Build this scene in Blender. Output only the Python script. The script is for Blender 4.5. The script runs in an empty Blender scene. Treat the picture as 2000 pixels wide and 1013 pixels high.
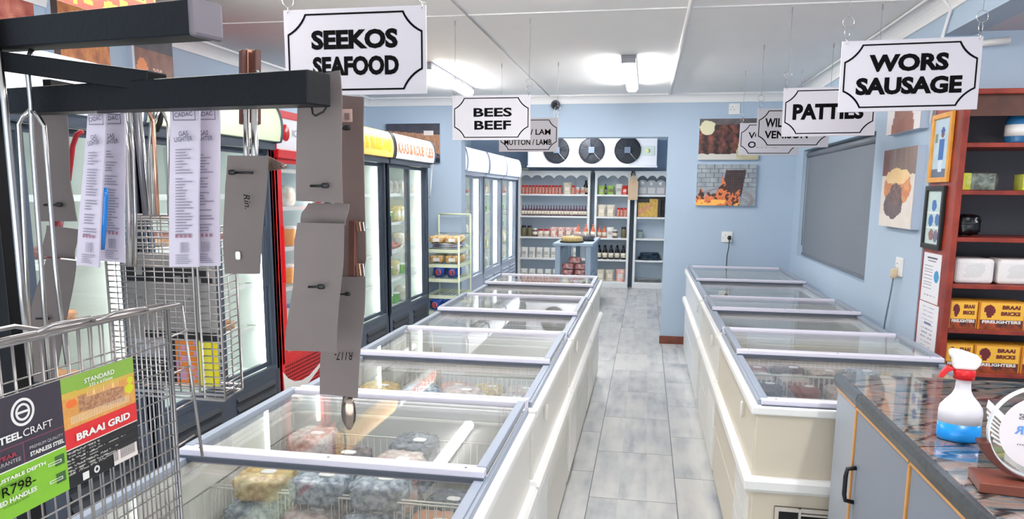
import bpy, math, random
from mathutils import Vector, Matrix

# ---------------------------------------------------------------- camera, light, exposure
sc = bpy.context.scene
C = sc.collection
IMW, IMH = 2000, 1013
F, CY, YAW, PIT, ROL, CAMH = 1438.4, 601.8, .1778, .1569, .0081, 1.62
_cy, _sy, _cp, _sp, _cr, _sr = math.cos(YAW), math.sin(YAW), math.cos(PIT), math.sin(PIT), math.cos(ROL), math.sin(ROL)
_f = Vector((-_sy * _cp, _cy * _cp, -_sp)); _r = Vector((_cy, _sy, 0)); _u = _r.cross(_f)
AX_R = _cr * _r + _sr * _u; AX_U = -_sr * _r + _cr * _u; AX_F = _f
cam_d = bpy.data.cameras.new('camera'); cam = bpy.data.objects.new('camera', cam_d); C.objects.link(cam)
m = Matrix((AX_R, AX_U, -AX_F)).transposed().to_4x4(); m.translation = (0, 0, CAMH)
cam.matrix_world = m
cam_d.sensor_width = 36; cam_d.sensor_fit = 'HORIZONTAL'; cam_d.lens = F / IMW * 36
cam_d.shift_y = (CY - IMH / 2) / IMW
cam_d.clip_start = .05; cam_d.clip_end = 100
sc.camera = cam
sc.view_settings.view_transform = 'Standard'; sc.view_settings.look = 'None'
sc.view_settings.gamma = 1; sc.view_settings.use_curve_mapping = False
sc.view_settings.exposure = 0.45
# daylight of the street comes in through the open shop front behind the camera
w = bpy.data.worlds.new('daylight'); sc.world = w; w.use_nodes = True
w.node_tree.nodes['Background'].inputs[0].default_value = (.93, .97, 1, 1)
w.node_tree.nodes['Background'].inputs[1].default_value = 1.0
TUBE_E = 42.0      # emission of the ceiling battens
def area(name, loc, rot, sx, sy, power, col=(1, 1, 1)):
    d = bpy.data.lights.new(name, 'AREA'); d.shape = 'RECTANGLE'; d.size = sx; d.size_y = sy; d.energy = power; d.color = col
    o = bpy.data.objects.new(name, d); o.location = loc; o.rotation_euler = rot; C.objects.link(o); return o
# added area light behind the camera, tilted up to brighten the ceiling
area('ceiling_fill_light', (-.4, -2.2, 1.1), (math.radians(128), 0, 0), 4.6, 1.8, 46, (.97, .98, 1))

def at(x, y, Y):
    """world point seen at photo pixel (x, y) on the plane world-y = Y"""
    d = AX_R * ((x - 1000) / F) - AX_U * ((y - CY) / F) + AX_F
    return Vector((0, 0, CAMH)) + d * (Y / d.y)

def atx(x, y, X):
    d = at(x, y, 1) - Vector((0, 0, CAMH)); return Vector((0, 0, CAMH)) + d * (X / d.x)
def atz(x, y, z):
    d = at(x, y, 1) - Vector((0, 0, CAMH)); return Vector((0, 0, CAMH)) + d * ((z - CAMH) / d.z)

# ---------------------------------------------------------------- materials
def lin(c):
    return tuple((v / 12.92 if v <= .04045 else ((v + .055) / 1.055) ** 2.4) for v in c)
def h(s):
    return tuple(int(s[i:i + 2], 16) / 255 for i in (0, 2, 4))
MATS = {}
def mat(name, col, rough=.5, metal=0, noise=None, emit=0, spec=.5, bump=None, coat=0, trans=0):
    if name in MATS: return MATS[name]
    if isinstance(col, str): col = h(col)
    mt = bpy.data.materials.new(name); mt.use_nodes = True; nt = mt.node_tree; b = nt.nodes['Principled BSDF']
    c = lin(col) + (1,)
    b.inputs['Base Color'].default_value = c; b.inputs['Roughness'].default_value = rough; b.inputs['Metallic'].default_value = metal
    b.inputs['Specular IOR Level'].default_value = spec; b.inputs['Coat Weight'].default_value = coat
    if noise:
        scl, amt = noise[:2]
        n = nt.nodes.new('ShaderNodeTexNoise'); n.inputs['Scale'].default_value = scl; n.inputs['Detail'].default_value = 4
        tc = nt.nodes.new('ShaderNodeTexCoord'); nt.links.new(tc.outputs['Object'], n.inputs['Vector'])
        r = nt.nodes.new('ShaderNodeValToRGB'); nt.links.new(n.outputs['Fac'], r.inputs[0])
        c2 = lin(h(noise[2])) + (1,) if len(noise) > 2 else tuple(v * (1 - amt) for v in c[:3]) + (1,)
        r.color_ramp.elements[0].position = .35; r.color_ramp.elements[0].color = c2
        r.color_ramp.elements[1].position = .65; r.color_ramp.elements[1].color = c
        nt.links.new(r.outputs[0], b.inputs['Base Color'])
    if bump:
        n = nt.nodes.new('ShaderNodeTexNoise'); n.inputs['Scale'].default_value = bump[0]
        tc = nt.nodes.new('ShaderNodeTexCoord'); nt.links.new(tc.outputs['Object'], n.inputs['Vector'])
        bp = nt.nodes.new('ShaderNodeBump'); bp.inputs['Strength'].default_value = bump[1]; bp.inputs['Distance'].default_value = .01
        nt.links.new(n.outputs['Fac'], bp.inputs['Height']); nt.links.new(bp.outputs[0], b.inputs['Normal'])
    if emit:
        b.inputs['Emission Color'].default_value = c; b.inputs['Emission Strength'].default_value = emit
    if trans:
        b.inputs['Transmission Weight'].default_value = trans
    MATS[name] = mt; return mt
def glass_mat(name, tint=(.96, .98, .98), k=.9, extra=0.0):
    """thin clear pane: each face lets light straight through and mirrors more at a grazing angle"""
    mt = bpy.data.materials.new(name); mt.use_nodes = True; nt = mt.node_tree; nt.nodes.clear()
    o = nt.nodes.new('ShaderNodeOutputMaterial'); mx = nt.nodes.new('ShaderNodeMixShader')
    t = nt.nodes.new('ShaderNodeBsdfTransparent'); t.inputs[0].default_value = tint + (1,)
    g = nt.nodes.new('ShaderNodeBsdfGlossy'); g.inputs['Roughness'].default_value = .015
    lw = nt.nodes.new('ShaderNodeLayerWeight'); lw.inputs[0].default_value = .5
    p = nt.nodes.new('ShaderNodeMath'); p.operation = 'POWER'; p.inputs[1].default_value = 5; nt.links.new(lw.outputs['Facing'], p.inputs[0])
    q = nt.nodes.new('ShaderNodeMath'); q.operation = 'MULTIPLY_ADD'; q.inputs[1].default_value = k; q.inputs[2].default_value = .035; nt.links.new(p.outputs[0], q.inputs[0])
    nt.links.new(q.outputs[0], mx.inputs[0]); nt.links.new(t.outputs[0], mx.inputs[1]); nt.links.new(g.outputs[0], mx.inputs[2])
    last = mx
    if extra:   # thin frost and smears on the pane
        d = nt.nodes.new('ShaderNodeBsdfDiffuse'); d.inputs[0].default_value = (.85, .88, .88, 1)
        m2 = nt.nodes.new('ShaderNodeMixShader'); m2.inputs[0].default_value = extra
        nt.links.new(mx.outputs[0], m2.inputs[1]); nt.links.new(d.outputs[0], m2.inputs[2]); last = m2
    nt.links.new(last.outputs[0], o.inputs[0]); MATS[name] = mt; return mt
GLASS = glass_mat('clear_glass')
LIDGLASS = glass_mat('freezer_lid_glass', (.975, .985, .98), .8, .025)
DOORGLASS = glass_mat('fridge_door_glass', (.96, .99, .99), .5, .02)
FILM = glass_mat('clear_plastic_film', (.95, .96, .96), .8, .05)
def painted_mat():
    mt = bpy.data.materials.new('printed_surface'); mt.use_nodes = True; nt = mt.node_tree; b = nt.nodes['Principled BSDF']
    a = nt.nodes.new('ShaderNodeVertexColor'); a.layer_name = 'print'
    nt.links.new(a.outputs[0], b.inputs['Base Color']); b.inputs['Roughness'].default_value = .45
    MATS['print'] = mt; return mt
PRINT = painted_mat()
def painted_glow():
    mt = bpy.data.materials.new('printed_backlit'); mt.use_nodes = True; nt = mt.node_tree; b = nt.nodes['Principled BSDF']
    a = nt.nodes.new('ShaderNodeVertexColor'); a.layer_name = 'print'
    nt.links.new(a.outputs[0], b.inputs['Base Color']); b.inputs['Roughness'].default_value = .45
    return mt

# ---------------------------------------------------------------- mesh building
class MB:
    def __init__(s): s.v = []; s.f = []; s.s = []; s.mi = []
    def add(s, vs, fs, M=None, smooth=False, mi=0):
        b = len(s.v)
        for p in vs:
            p = Vector(p); s.v.append(tuple(M @ p) if M else tuple(p))
        for f in fs: s.f.append(tuple(i + b for i in f)); s.s.append(smooth); s.mi.append(mi)
        return s
    def box(s, a, b, M=None, mi=0):
        x0, y0, z0 = [min(a[i], b[i]) for i in range(3)]; x1, y1, z1 = [max(a[i], b[i]) for i in range(3)]
        return s.add([(x0, y0, z0), (x1, y0, z0), (x1, y1, z0), (x0, y1, z0), (x0, y0, z1), (x1, y0, z1), (x1, y1, z1), (x0, y1, z1)],
                     [(0, 3, 2, 1), (4, 5, 6, 7), (0, 1, 5, 4), (1, 2, 6, 5), (2, 3, 7, 6), (3, 0, 4, 7)], M, False, mi)
    def tube(s, path, r, n=6, closed=False, M=None, smooth=True, r2=None, mi=0):
        P = [Vector(p) for p in path]; k = len(P); vs = []; fs = []
        prev = None
        for i, p in enumerate(P):
            if closed: t = (P[(i + 1) % k] - P[i - 1])
            else: t = P[min(i + 1, k - 1)] - P[max(i - 1, 0)]
            t.normalize()
            if prev is None:
                a = Vector((0, 0, 1)) if abs(t.z) < .9 else Vector((1, 0, 0)); u = t.cross(a).normalized()
            else:
                u = (prev - t * prev.dot(t)).normalized()
            prev = u; w_ = t.cross(u)
            rr = r if r2 is None else r + (r2 - r) * i / (k - 1)
            for j in range(n):
                a = 2 * math.pi * (j + .5) / n
                vs.append(p + (u * math.cos(a) + w_ * math.sin(a)) * rr)
        rng = k if closed else k - 1
        for i in range(rng):
            for j in range(n):
                a = i * n + j; b = i * n + (j + 1) % n; c = ((i + 1) % k) * n + (j + 1) % n; d = ((i + 1) % k) * n + j
                fs.append((a, b, c, d))
        if not closed: fs.append(tuple(range(n - 1, -1, -1))); fs.append(tuple((k - 1) * n + j for j in range(n)))
        return s.add(vs, fs, M, smooth, mi)
    def lathe(s, prof, n=16, M=None, smooth=True, sx=1, sy=1, mi=0):
        vs = []; fs = []; k = len(prof)
        for r, z in prof:
            for j in range(n):
                a = 2 * math.pi * j / n; vs.append((r * math.cos(a) * sx, r * math.sin(a) * sy, z))
        for i in range(k - 1):
            for j in range(n):
                fs.append((i * n + j, i * n + (j + 1) % n, (i + 1) * n + (j + 1) % n, (i + 1) * n + j))
        fs.append(tuple(range(n - 1, -1, -1))); fs.append(tuple((k - 1) * n + j for j in range(n)))
        return s.add(vs, fs, M, smooth, mi)
    def prism(s, poly, d0, d1, plane='xz', M=None, smooth=False, mi=0):
        """poly in a plane, swept d0..d1 along the remaining axis"""
        def q(a, b, d):
            return {'xz': (a, d, b), 'yz': (d, a, b), 'xy': (a, b, d)}[plane]
        k = len(poly); vs = [q(a, b, d0) for a, b in poly] + [q(a, b, d1) for a, b in poly]
        fs = [tuple(range(k)), tuple(range(2 * k - 1, k - 1, -1))] + [(i, i + k, (i + 1) % k + k, (i + 1) % k) for i in range(k)]
        return s.add(vs, fs, M, smooth, mi)
    def ring(s, outer, inner, d0, d1, plane='xz', M=None, mi=0):
        def q(a, b, d):
            return {'xz': (a, d, b), 'yz': (d, a, b), 'xy': (a, b, d)}[plane]
        k = len(outer); vs = []
        for d in (d0, d1):
            for p in (outer, inner): vs += [q(a, b, d) for a, b in p]
        fs = []
        for i in range(k):
            j = (i + 1) % k
            fs += [(i, j, k + j, k + i), (2 * k + i, 3 * k + i, 3 * k + j, 2 * k + j), (i, 2 * k + i, 2 * k + j, j), (k + i, k + j, 3 * k + j, 3 * k + i)]
        return s.add(vs, fs, M, False, mi)
    def pillow(s, sx, sy, sz, M=None, rnd=None, n=6, amt=.15, mi=0):
        """soft bag or pack: rounded box grid with lumps, base at z=0"""
        vs = []; fs = []; idx = {}
        def V(i, j, k):
            key = (i, j, k)
            if key in idx: return idx[key]
            x, y, z = [2 * t / n - 1 for t in (i, j, k)]
            L = (abs(x) ** 4 + abs(y) ** 4 + abs(z) ** 4) ** .25; l = max(abs(x), abs(y), abs(z))
            q = l / L if L else 1
            e = 1 + (rnd.uniform(-amt, amt) if rnd else 0)
            vs.append((x * q * sx / 2 * e, y * q * sy / 2 * e, (z * q * e * .5 + .5) * sz)); idx[key] = len(vs) - 1; return idx[key]
        for i in range(n):
            for j in range(n):
                for a, b, c, d in (((i, j), (i + 1, j), (i + 1, j + 1), (i, j + 1)),):
                    fs.append((V(*a, n), V(*b, n), V(*c, n), V(*d, n))); fs.append((V(*a, 0), V(*d, 0), V(*c, 0), V(*b, 0)))
                    fs.append((V(a[0], 0, a[1]), V(b[0], 0, b[1]), V(c[0], 0, c[1]), V(d[0], 0, d[1])))
                    fs.append((V(a[0], n, a[1]), V(d[0], n, d[1]), V(c[0], n, c[1]), V(b[0], n, b[1])))
                    fs.append((V(0, a[0], a[1]), V(0, d[0], d[1]), V(0, c[0], c[1]), V(0, b[0], b[1])))
                    fs.append((V(n, a[0], a[1]), V(n, b[0], b[1]), V(n, c[0], c[1]), V(n, d[0], d[1])))
        return s.add(vs, fs, M, True, mi)
    def build(s, name, mt, parent=None, bevel=0, loc=None, kind=None, seg=2):
        org = Vector((0, 0, 0))
        if parent is not None:
            p = parent
            while p is not None: org += Vector(p.location); p = p.parent
        elif loc is None:
            xs = [v[0] for v in s.v]; ys = [v[1] for v in s.v]; zs = [v[2] for v in s.v]
            org = Vector(((min(xs) + max(xs)) / 2, (min(ys) + max(ys)) / 2, min(zs)))
        else: org = Vector(loc)
        me = bpy.data.meshes.new(name)
        me.from_pydata([tuple(Vector(v) - org) for v in s.v], [], s.f)
        me.polygons.foreach_set('use_smooth', s.s)
        if not isinstance(mt, (list, tuple)): mt = [mt]
        for x in mt: me.materials.append(x)
        if len(mt) > 1: me.polygons.foreach_set('material_index', s.mi)
        me.update()
        o = bpy.data.objects.new(name, me); C.objects.link(o)
        if parent is None: o.location = org
        else: o.parent = parent
        if bevel:
            b = o.modifiers.new('bevel', 'BEVEL'); b.width = bevel; b.segments = seg; b.limit_method = 'ANGLE'; b.angle_limit = math.radians(40)
        if kind: o['kind'] = kind
        return o
def tag(o, label, cat, group=None, kind=None):
    o['label'] = label; o['category'] = cat
    if group: o['group'] = group
    if kind: o['kind'] = kind
    return o
def thing(name, label, cat, loc=(0, 0, 0), group=None, rotz=0):
    o = bpy.data.objects.new(name, None); C.objects.link(o); o.location = loc; o.empty_display_size = .05
    return tag(o, label, cat, group)
def dup(root, loc, rotz=None, label=None, group=None, scale=None):
    def cp(o, par):
        c = o.copy(); C.objects.link(c)
        if par is not None: c.parent = par
        for ch in o.children: cp(ch, c)
        return c
    r = cp(root, None); r.location = loc
    if rotz is not None: r.rotation_euler = (0, 0, rotz)
    if label: r['label'] = label
    if group: r['group'] = group
    if scale: r.scale = scale
    return r
class Set:
    """a prototype used in place the first time, copied afterwards"""
    def __init__(s, fn, *a): s.fn = fn; s.a = a; s.root = None
    def put(s, loc, rotz=0, label=None, group=None, scale=None):
        if s.root is None:
            s.root = s.fn(*s.a); s.root.location = loc; s.root.rotation_euler = (0, 0, rotz)
            if label: s.root['label'] = label
            if group: s.root['group'] = group
            if scale: s.root.scale = scale
            return s.root
        return dup(s.root, loc, rotz, label, group, scale if scale else (1, 1, 1))
def struct(name, mb, mt, **k): return mb.build(name, mt, None, kind='structure', **k)
def box(a, b): return MB().box(a, b)
def T(x=0, y=0, z=0, rx=0, ry=0, rz=0):
    return Matrix.Translation((x, y, z)) @ Matrix.Rotation(rz, 4, 'Z') @ Matrix.Rotation(ry, 4, 'Y') @ Matrix.Rotation(rx, 4, 'X')

def text_part(name, s, w_, h_, M, mt, parent, bold=.02, align='C', depth=.0008, space=1.0, warp=None, slant=0):
    """lettering w_ wide and h_ tall (None keeps the font's own proportion); local x right, y up, z out"""
    cu = bpy.data.curves.new(name, 'FONT'); cu.body = s; cu.size = 1; cu.offset = bold; cu.extrude = 0; cu.resolution_u = 3; cu.space_character = space; cu.shear = slant
    to = bpy.data.objects.new(name, cu); me = bpy.data.meshes.new_from_object(to)
    vs = [v.co.copy() for v in me.vertices]; fs = [tuple(p.vertices) for p in me.polygons]
    bpy.data.objects.remove(to)
    if not vs: return None
    x0 = min(v.x for v in vs); x1 = max(v.x for v in vs); y0 = min(v.y for v in vs); y1 = max(v.y for v in vs)
    if w_ is None: w_ = (x1 - x0) / (y1 - y0) * h_
    if h_ is None: h_ = (y1 - y0) / (x1 - x0) * w_
    sx = w_ / (x1 - x0); sy = h_ / (y1 - y0); ox = {'C': -w_ / 2, 'L': 0, 'R': -w_}[align]
    mb = MB(); pts = [M @ Vector(((v.x - x0) * sx + ox, (v.y - y0) * sy, depth)) for v in vs]
    if warp: pts = [warp(p) for p in pts]
    mb.add(pts, fs)
    return mb.build(name, mt, parent)

def hsh(x, y, s=0):
    n = (int(x) * 374761393 + int(y) * 668265263 + int(s) * 974634777) & 0xffffffff
    n = ((n ^ (n >> 13)) * 1274126177) & 0xffffffff
    return ((n ^ (n >> 16)) & 0xffff) / 65535
def vn(x, y, s=0):
    xi, yi = math.floor(x), math.floor(y); fx, fy = x - xi, y - yi; fx = fx * fx * (3 - 2 * fx); fy = fy * fy * (3 - 2 * fy)
    a = hsh(xi, yi, s) * (1 - fx) + hsh(xi + 1, yi, s) * fx; b = hsh(xi, yi + 1, s) * (1 - fx) + hsh(xi + 1, yi + 1, s) * fx
    return a * (1 - fy) + b * fy
def fbm(x, y, s=0): return (vn(x, y, s) * .55 + vn(x * 2.1, y * 2.1, s + 1) * .3 + vn(x * 4.3, y * 4.3, s + 2) * .15)
def mixc(a, b, t):
    t = max(0, min(1, t)); return tuple(a[i] * (1 - t) + b[i] * t for i in range(3))
def picture(name, w_, h_, nx, ny, fn, M, parent, mt=None, depth=0, warp=None, label=None):
    """a printed surface: one mesh whose cells carry the printed colours; fn(u, v) gives sRGB"""
    vs = []; fs = []; cols = []
    for j in range(ny + 1):
        for i in range(nx + 1):
            p = M @ Vector(((i / nx - .5) * w_, (j / ny - .5) * h_, depth)); vs.append(warp(p) if warp else p)
    for j in range(ny):
        for i in range(nx):
            a = j * (nx + 1) + i; fs.append((a, a + 1, a + nx + 2, a + nx + 1)); c = lin(fn((i + .5) / nx, (j + .5) / ny)) + (1,); cols += list(c) * 4
    mb = MB(); mb.add(vs, fs); o = mb.build(name, mt or PRINT, parent)
    at_ = o.data.color_attributes.new('print', 'FLOAT_COLOR', 'CORNER'); at_.data.foreach_set('color', cols)
    if label: o['label'] = label
    return o

PI = math.pi
RX90 = Matrix.Rotation(PI / 2, 4, 'X')                                  # a sheet facing -Y (towards the camera)
FACE_X = Matrix.Rotation(PI / 2, 4, 'Z') @ Matrix.Rotation(PI / 2, 4, 'X')   # a sheet facing +X
FACE_NX = Matrix.Rotation(-PI / 2, 4, 'Z') @ Matrix.Rotation(PI / 2, 4, 'X')  # a sheet facing -X
def TM(x, y, z): return Matrix.Translation((x, y, z))
R_ = random.Random(7)
# ---------------------------------------------------------------- shared materials
BLUE = mat('light_blue_wall_paint', (.69, .765, .84), .75, noise=(1.2, .03), bump=(60, .04))
CEIL = mat('white_ceiling_board', (.955, .955, .955), .8, noise=(2, .02))
CORN = mat('white_cornice', (.93, .93, .93), .6)
CREAM = mat('cream_enamel', (.82, .785, .71), .35)
CREAMY = mat('pale_cream_enamel', (.875, .87, .84), .35)
PALEB = mat('white_enamel', (.86, .88, .90), .35)
WPLAS = mat('white_plastic', (.92, .92, .91), .35)
LAV = mat('lid_frame_lilac_grey', (.86, .85, .91), .35, metal=0)
SEAL = mat('dark_grey_seal', (.30, .33, .38), .5)
GREYSEAL = mat('mid_grey_seal', (.56, .60, .66), .45)
BLACK = mat('black_plastic', (.05, .05, .06), .45)
INK = mat('black_ink', (.03, .03, .04), .8, spec=.1)
WIRE = mat('white_wire', (.80, .80, .76), .4)
STEEL = mat('polished_steel', (.80, .79, .78), .22, metal=1)
CHROME = mat('chrome_wire', (.70, .68, .67), .28, metal=.9)
CHARC = mat('charcoal_fridge_enamel', (.24, .28, .34), .4)
CHARCD = mat('dark_louvre_shade', (.13, .155, .19), .5)
WINT = mat('white_fridge_liner', (.90, .93, .92), .5)
COKERED = mat('red_enamel', (.84, .10, .13), .35)
SIGNW = mat('white_sign_board', (.79, .78, .81), .5)
DKWOOD = mat('dark_brown_wood', (.36, .20, .15), .45, noise=(14, .3))
REDWOOD = mat('reddish_wood', (.62, .22, .14), .35, noise=(9, .3, '7a2317'))
WHITESH = mat('white_painted_wood', (.93, .935, .93), .45)
CARD = mat('grey_brown_cardboard', (.455, .42, .412), .85, noise=(18, .05))
CARD2 = mat('brown_cardboard', (.45, .38, .36), .85, noise=(18, .06))
BLACKMET = mat('black_powder_coated_metal', (.035, .04, .055), .5, spec=.3, bump=(90, .05))
ALU = mat('grey_plastic_cap', (.42, .40, .43), .5)
PINEW = mat('orange_pine_trim', (.86, .62, .34), .4, noise=(20, .15))
GREYLAM = mat('grey_laminate', (.50, .53, .58), .45)
TAGM = mat('manila_card', (.83, .72, .60), .8)
REDLID = mat('red_lid', (.82, .12, .12), .4)

# ---------------------------------------------------------------- floor
def floor_mat():
    mt = bpy.data.materials.new('grey_wood_look_tiles'); mt.use_nodes = True; nt = mt.node_tree; N = nt.nodes; L = nt.links; b = N['Principled BSDF']
    tc = N.new('ShaderNodeTexCoord'); sep = N.new('ShaderNodeSeparateXYZ'); L.new(tc.outputs['Object'], sep.inputs[0])
    def math_(op, a, v=None, b_=None):
        n = N.new('ShaderNodeMath'); n.operation = op
        L.new(a, n.inputs[0])
        if b_ is not None: L.new(b_, n.inputs[1])
        elif v is not None: n.inputs[1].default_value = v
        return n.outputs[0]
    W_, L_ = .463, .733
    cx = math_('DIVIDE', math_('ADD', sep.outputs[0], .25 + W_ * 20), W_); col = math_('FLOOR', cx); fx = math_('FRACT', cx)
    half = math_('MULTIPLY', math_('MODULO', col, 2), .5)
    ry = math_('ADD', math_('DIVIDE', math_('ADD', sep.outputs[1], -3.78 + L_ * 20), L_), 0, half)
    # ry index and fraction (column 20 is the middle one and is not shifted)
    ri = math_('FLOOR', ry); fy = math_('FRACT', ry)
    def edge(f, w_):
        a = math_('LESS_THAN', f, w_); c = math_('GREATER_THAN', f, 1 - w_); return math_('MAXIMUM', a, None, c)
    gr = math_('MAXIMUM', edge(fx, .0055), None, edge(fy, .0035))
    comb = N.new('ShaderNodeCombineXYZ'); L.new(col, comb.inputs[0]); L.new(ri, comb.inputs[1])
    wn = N.new('ShaderNodeTexWhiteNoise'); wn.noise_dimensions = '3D'; L.new(comb.outputs[0], wn.inputs['Vector'])
    # planks printed in each tile: three lanes
    lane = math_('FLOOR', math_('MULTIPLY', fx, 3.0)); comb2 = N.new('ShaderNodeCombineXYZ'); L.new(math_('ADD', math_('MULTIPLY', col, 3), None, lane), comb2.inputs[0]); L.new(ri, comb2.inputs[1])
    wn2 = N.new('ShaderNodeTexWhiteNoise'); L.new(comb2.outputs[0], wn2.inputs['Vector'])
    vm = N.new('ShaderNodeVectorMath'); vm.operation = 'MULTIPLY_ADD'; L.new(tc.outputs['Object'], vm.inputs[0]); vm.inputs[1].default_value = (14, 2.6, 1)
    sc3 = N.new('ShaderNodeVectorMath'); sc3.operation = 'SCALE'; L.new(wn2.outputs['Color'], sc3.inputs[0]); sc3.inputs['Scale'].default_value = 20
    L.new(sc3.outputs[0], vm.inputs[2])
    nz = N.new('ShaderNodeTexNoise'); nz.inputs['Scale'].default_value = 1; nz.inputs['Detail'].default_value = 6; L.new(vm.outputs[0], nz.inputs['Vector'])
    big = N.new('ShaderNodeTexNoise'); big.inputs['Scale'].default_value = 3.2; big.inputs['Detail'].default_value = 3
    vb = N.new('ShaderNodeVectorMath'); L.new(tc.outputs['Object'], vb.inputs[0]); L.new(wn.outputs['Color'], vb.inputs[1]); L.new(vb.outputs[0], big.inputs['Vector'])
    s1 = math_('ADD', math_('MULTIPLY', nz.outputs['Fac'], .75), None, math_('MULTIPLY', big.outputs['Fac'], .55))
    s2 = math_('ADD', s1, None, math_('MULTIPLY', wn2.outputs['Value'], .16))
    rp = N.new('ShaderNodeValToRGB'); L.new(s2, rp.inputs[0]); e = rp.color_ramp.elements
    e[0].position = .48; e[0].color = lin((.60, .62, .65)) + (1,); e[1].position = .84; e[1].color = lin((.80, .80, .79)) + (1,)
    k = rp.color_ramp.elements.new(.64); k.color = lin((.72, .73, .735)) + (1,)
    mx = N.new('ShaderNodeMix'); mx.data_type = 'RGBA'; L.new(gr, mx.inputs['Factor']); L.new(rp.outputs[0], mx.inputs['A']); mx.inputs['B'].default_value = lin((.36, .37, .38)) + (1,)
    L.new(mx.outputs['Result'], b.inputs['Base Color']); b.inputs['Roughness'].default_value = .32
    return mt
struct('floor', box((-3.4, -2.6, -.1), (5, 13.4, 0)), floor_mat(), loc=(0, 0, 0))
# the object's origin is the world origin, so the tile joints fall where they are measured

# ---------------------------------------------------------------- shell
ZC, XR, YB, XL = 2.63, 1.49, 8.05, -3.12
struct('ceiling', box((XL - .2, -2.6, ZC), (XR + .15, 13.4, ZC + .1)), CEIL)
struct('ceiling_side_room', box((XR + .15, -2.6, 2.46), (5, 4.5, 2.56)), mat('pinkish_ceiling', (.82, .80, .83), .8))
struct('wall_left', box((XL - .15, -2.6, 0), (XL, 13.4, ZC)), BLUE)
# right wall with window opening Y 5.32..7.62, z 1.03..2.05
wy0, wy1, wz0, wz1 = 5.38, 7.72, 1.02, 2.04
mb = MB(); mb.box((XR, 4.36, 0), (XR + .15, wy0, ZC)); mb.box((XR, wy1, 0), (XR + .15, YB + .2, ZC)); mb.box((XR, wy0, 0), (XR + .15, wy1, wz0)); mb.box((XR, wy0, wz1), (XR + .15, wy1, ZC))
struct('wall_right', mb, BLUE)
mb = MB(); mb.ring([(wy0, wz0), (wy1, wz0), (wy1, wz1), (wy0, wz1)], [(wy0 + .03, wz0 + .03), (wy1 - .03, wz0 + .03), (wy1 - .03, wz1 - .03), (wy0 + .03, wz1 - .03)], XR + .09, XR + .13, 'yz')
win = struct('window_1', mb, mat('grey_window_frame', (.45, .48, .53), .5))
box((XR + .105, wy0 + .03, wz0 + .03), (XR + .112, wy1 - .03, wz1 - .03)).build('window_pane', GLASS, win)
bl = thing('roller_blind', 'dark grey roller blind drawn down in the window of the right wall', 'blind', (XR + .05, (wy0 + wy1) / 2, wz0))
box((XR + .045, wy0 + .02, wz0 + .03), (XR + .049, wy1 - .02, wz1 - .07)).build('blind_fabric', mat('grey_blind_fabric', (.47, .50, .54), .8, noise=(40, .04)), bl)
MB().tube([(XR + .05, wy0 + .02, wz1 - .045), (XR + .05, wy1 - .02, wz1 - .045)], .028, 12).build('roller_tube', mat('blind_bar', (.42, .44, .48), .5), bl)
box((XR + .038, wy0 + .02, wz0 + .01), (XR + .056, wy1 - .02, wz0 + .03)).build('bottom_bar', MATS['blind_bar'], bl)
MB().tube([(XR + .03, wy1 - .05, wz1 - .06), (XR + .028, wy1 - .05, wz1 - .6), (XR + .03, wy1 - .05, wz0 + .1)], .004, 6).build('pull_chain', MATS['blind_bar'], bl)
# bulkhead above the side room
struct('wall_bulkhead', box((XR, -2.6, 2.44), (XR + .15, 4.36, ZC)), BLUE)
struct('wall_side_room', box((XR + .15, 4.36, 0), (5, 4.5, 2.46)), BLUE)
struct('wall_side_room_far', box((4.9, -2.6, 0), (5, 4.36, 2.46)), BLUE)
# back wall with the opening to the store room
ox0, ox1, oz = -2.03, .20, 2.20
mb = MB(); mb.box((XL, YB, 0), (ox0, YB + .2, ZC)); mb.box((ox1, YB, 0), (XR, YB + .2, ZC)); mb.box((ox0, YB, oz), (ox1, YB + .2, ZC))
struct('wall_back', mb, BLUE)
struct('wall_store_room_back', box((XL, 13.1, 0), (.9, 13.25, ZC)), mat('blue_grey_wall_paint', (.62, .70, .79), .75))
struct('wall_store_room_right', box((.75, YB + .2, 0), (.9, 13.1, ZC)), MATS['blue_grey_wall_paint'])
struct('baseboard_back', box((ox1 - .012, YB - .018, 0), (XR, YB, .085)), mat('brown_skirting', (.50, .27, .20), .45, noise=(15, .25)), bevel=.004)
# cornices (cove profile)
def cornice(name, a, b, n, zc=ZC, s=.085):
    """from point a to b (xy); n points from wall into the room"""
    a = Vector(a + (0,)); b = Vector(b + (0,)); n = Vector(n + (0,))
    prof = [(0, 0), (0, -s), (.012, -s)] + [(s - (s - .014) * math.cos(t), -s + (s - .014) * math.sin(t)) for t in [i * PI / 2 / 6 for i in range(1, 7)]] + [(s, 0)]
    vs = []; k = len(prof)
    for p in (a, b):
        for u, z in prof: vs.append(p + n * u + Vector((0, 0, zc + z)))
    fs = [(i, (i + 1) % k, (i + 1) % k + k, i + k) for i in range(k)] + [tuple(range(k - 1, -1, -1)), tuple(range(k, 2 * k))]
    mb = MB(); mb.add(vs, fs); return struct(name, mb, CORN)
cornice('trim_1', (XL, YB), (XR, YB), (0, -1)); cornice('trim_2', (XR, -2.6), (XR, YB), (-1, 0)); cornice('trim_3', (XL, -2.6), (XL, YB), (1, 0))
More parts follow.
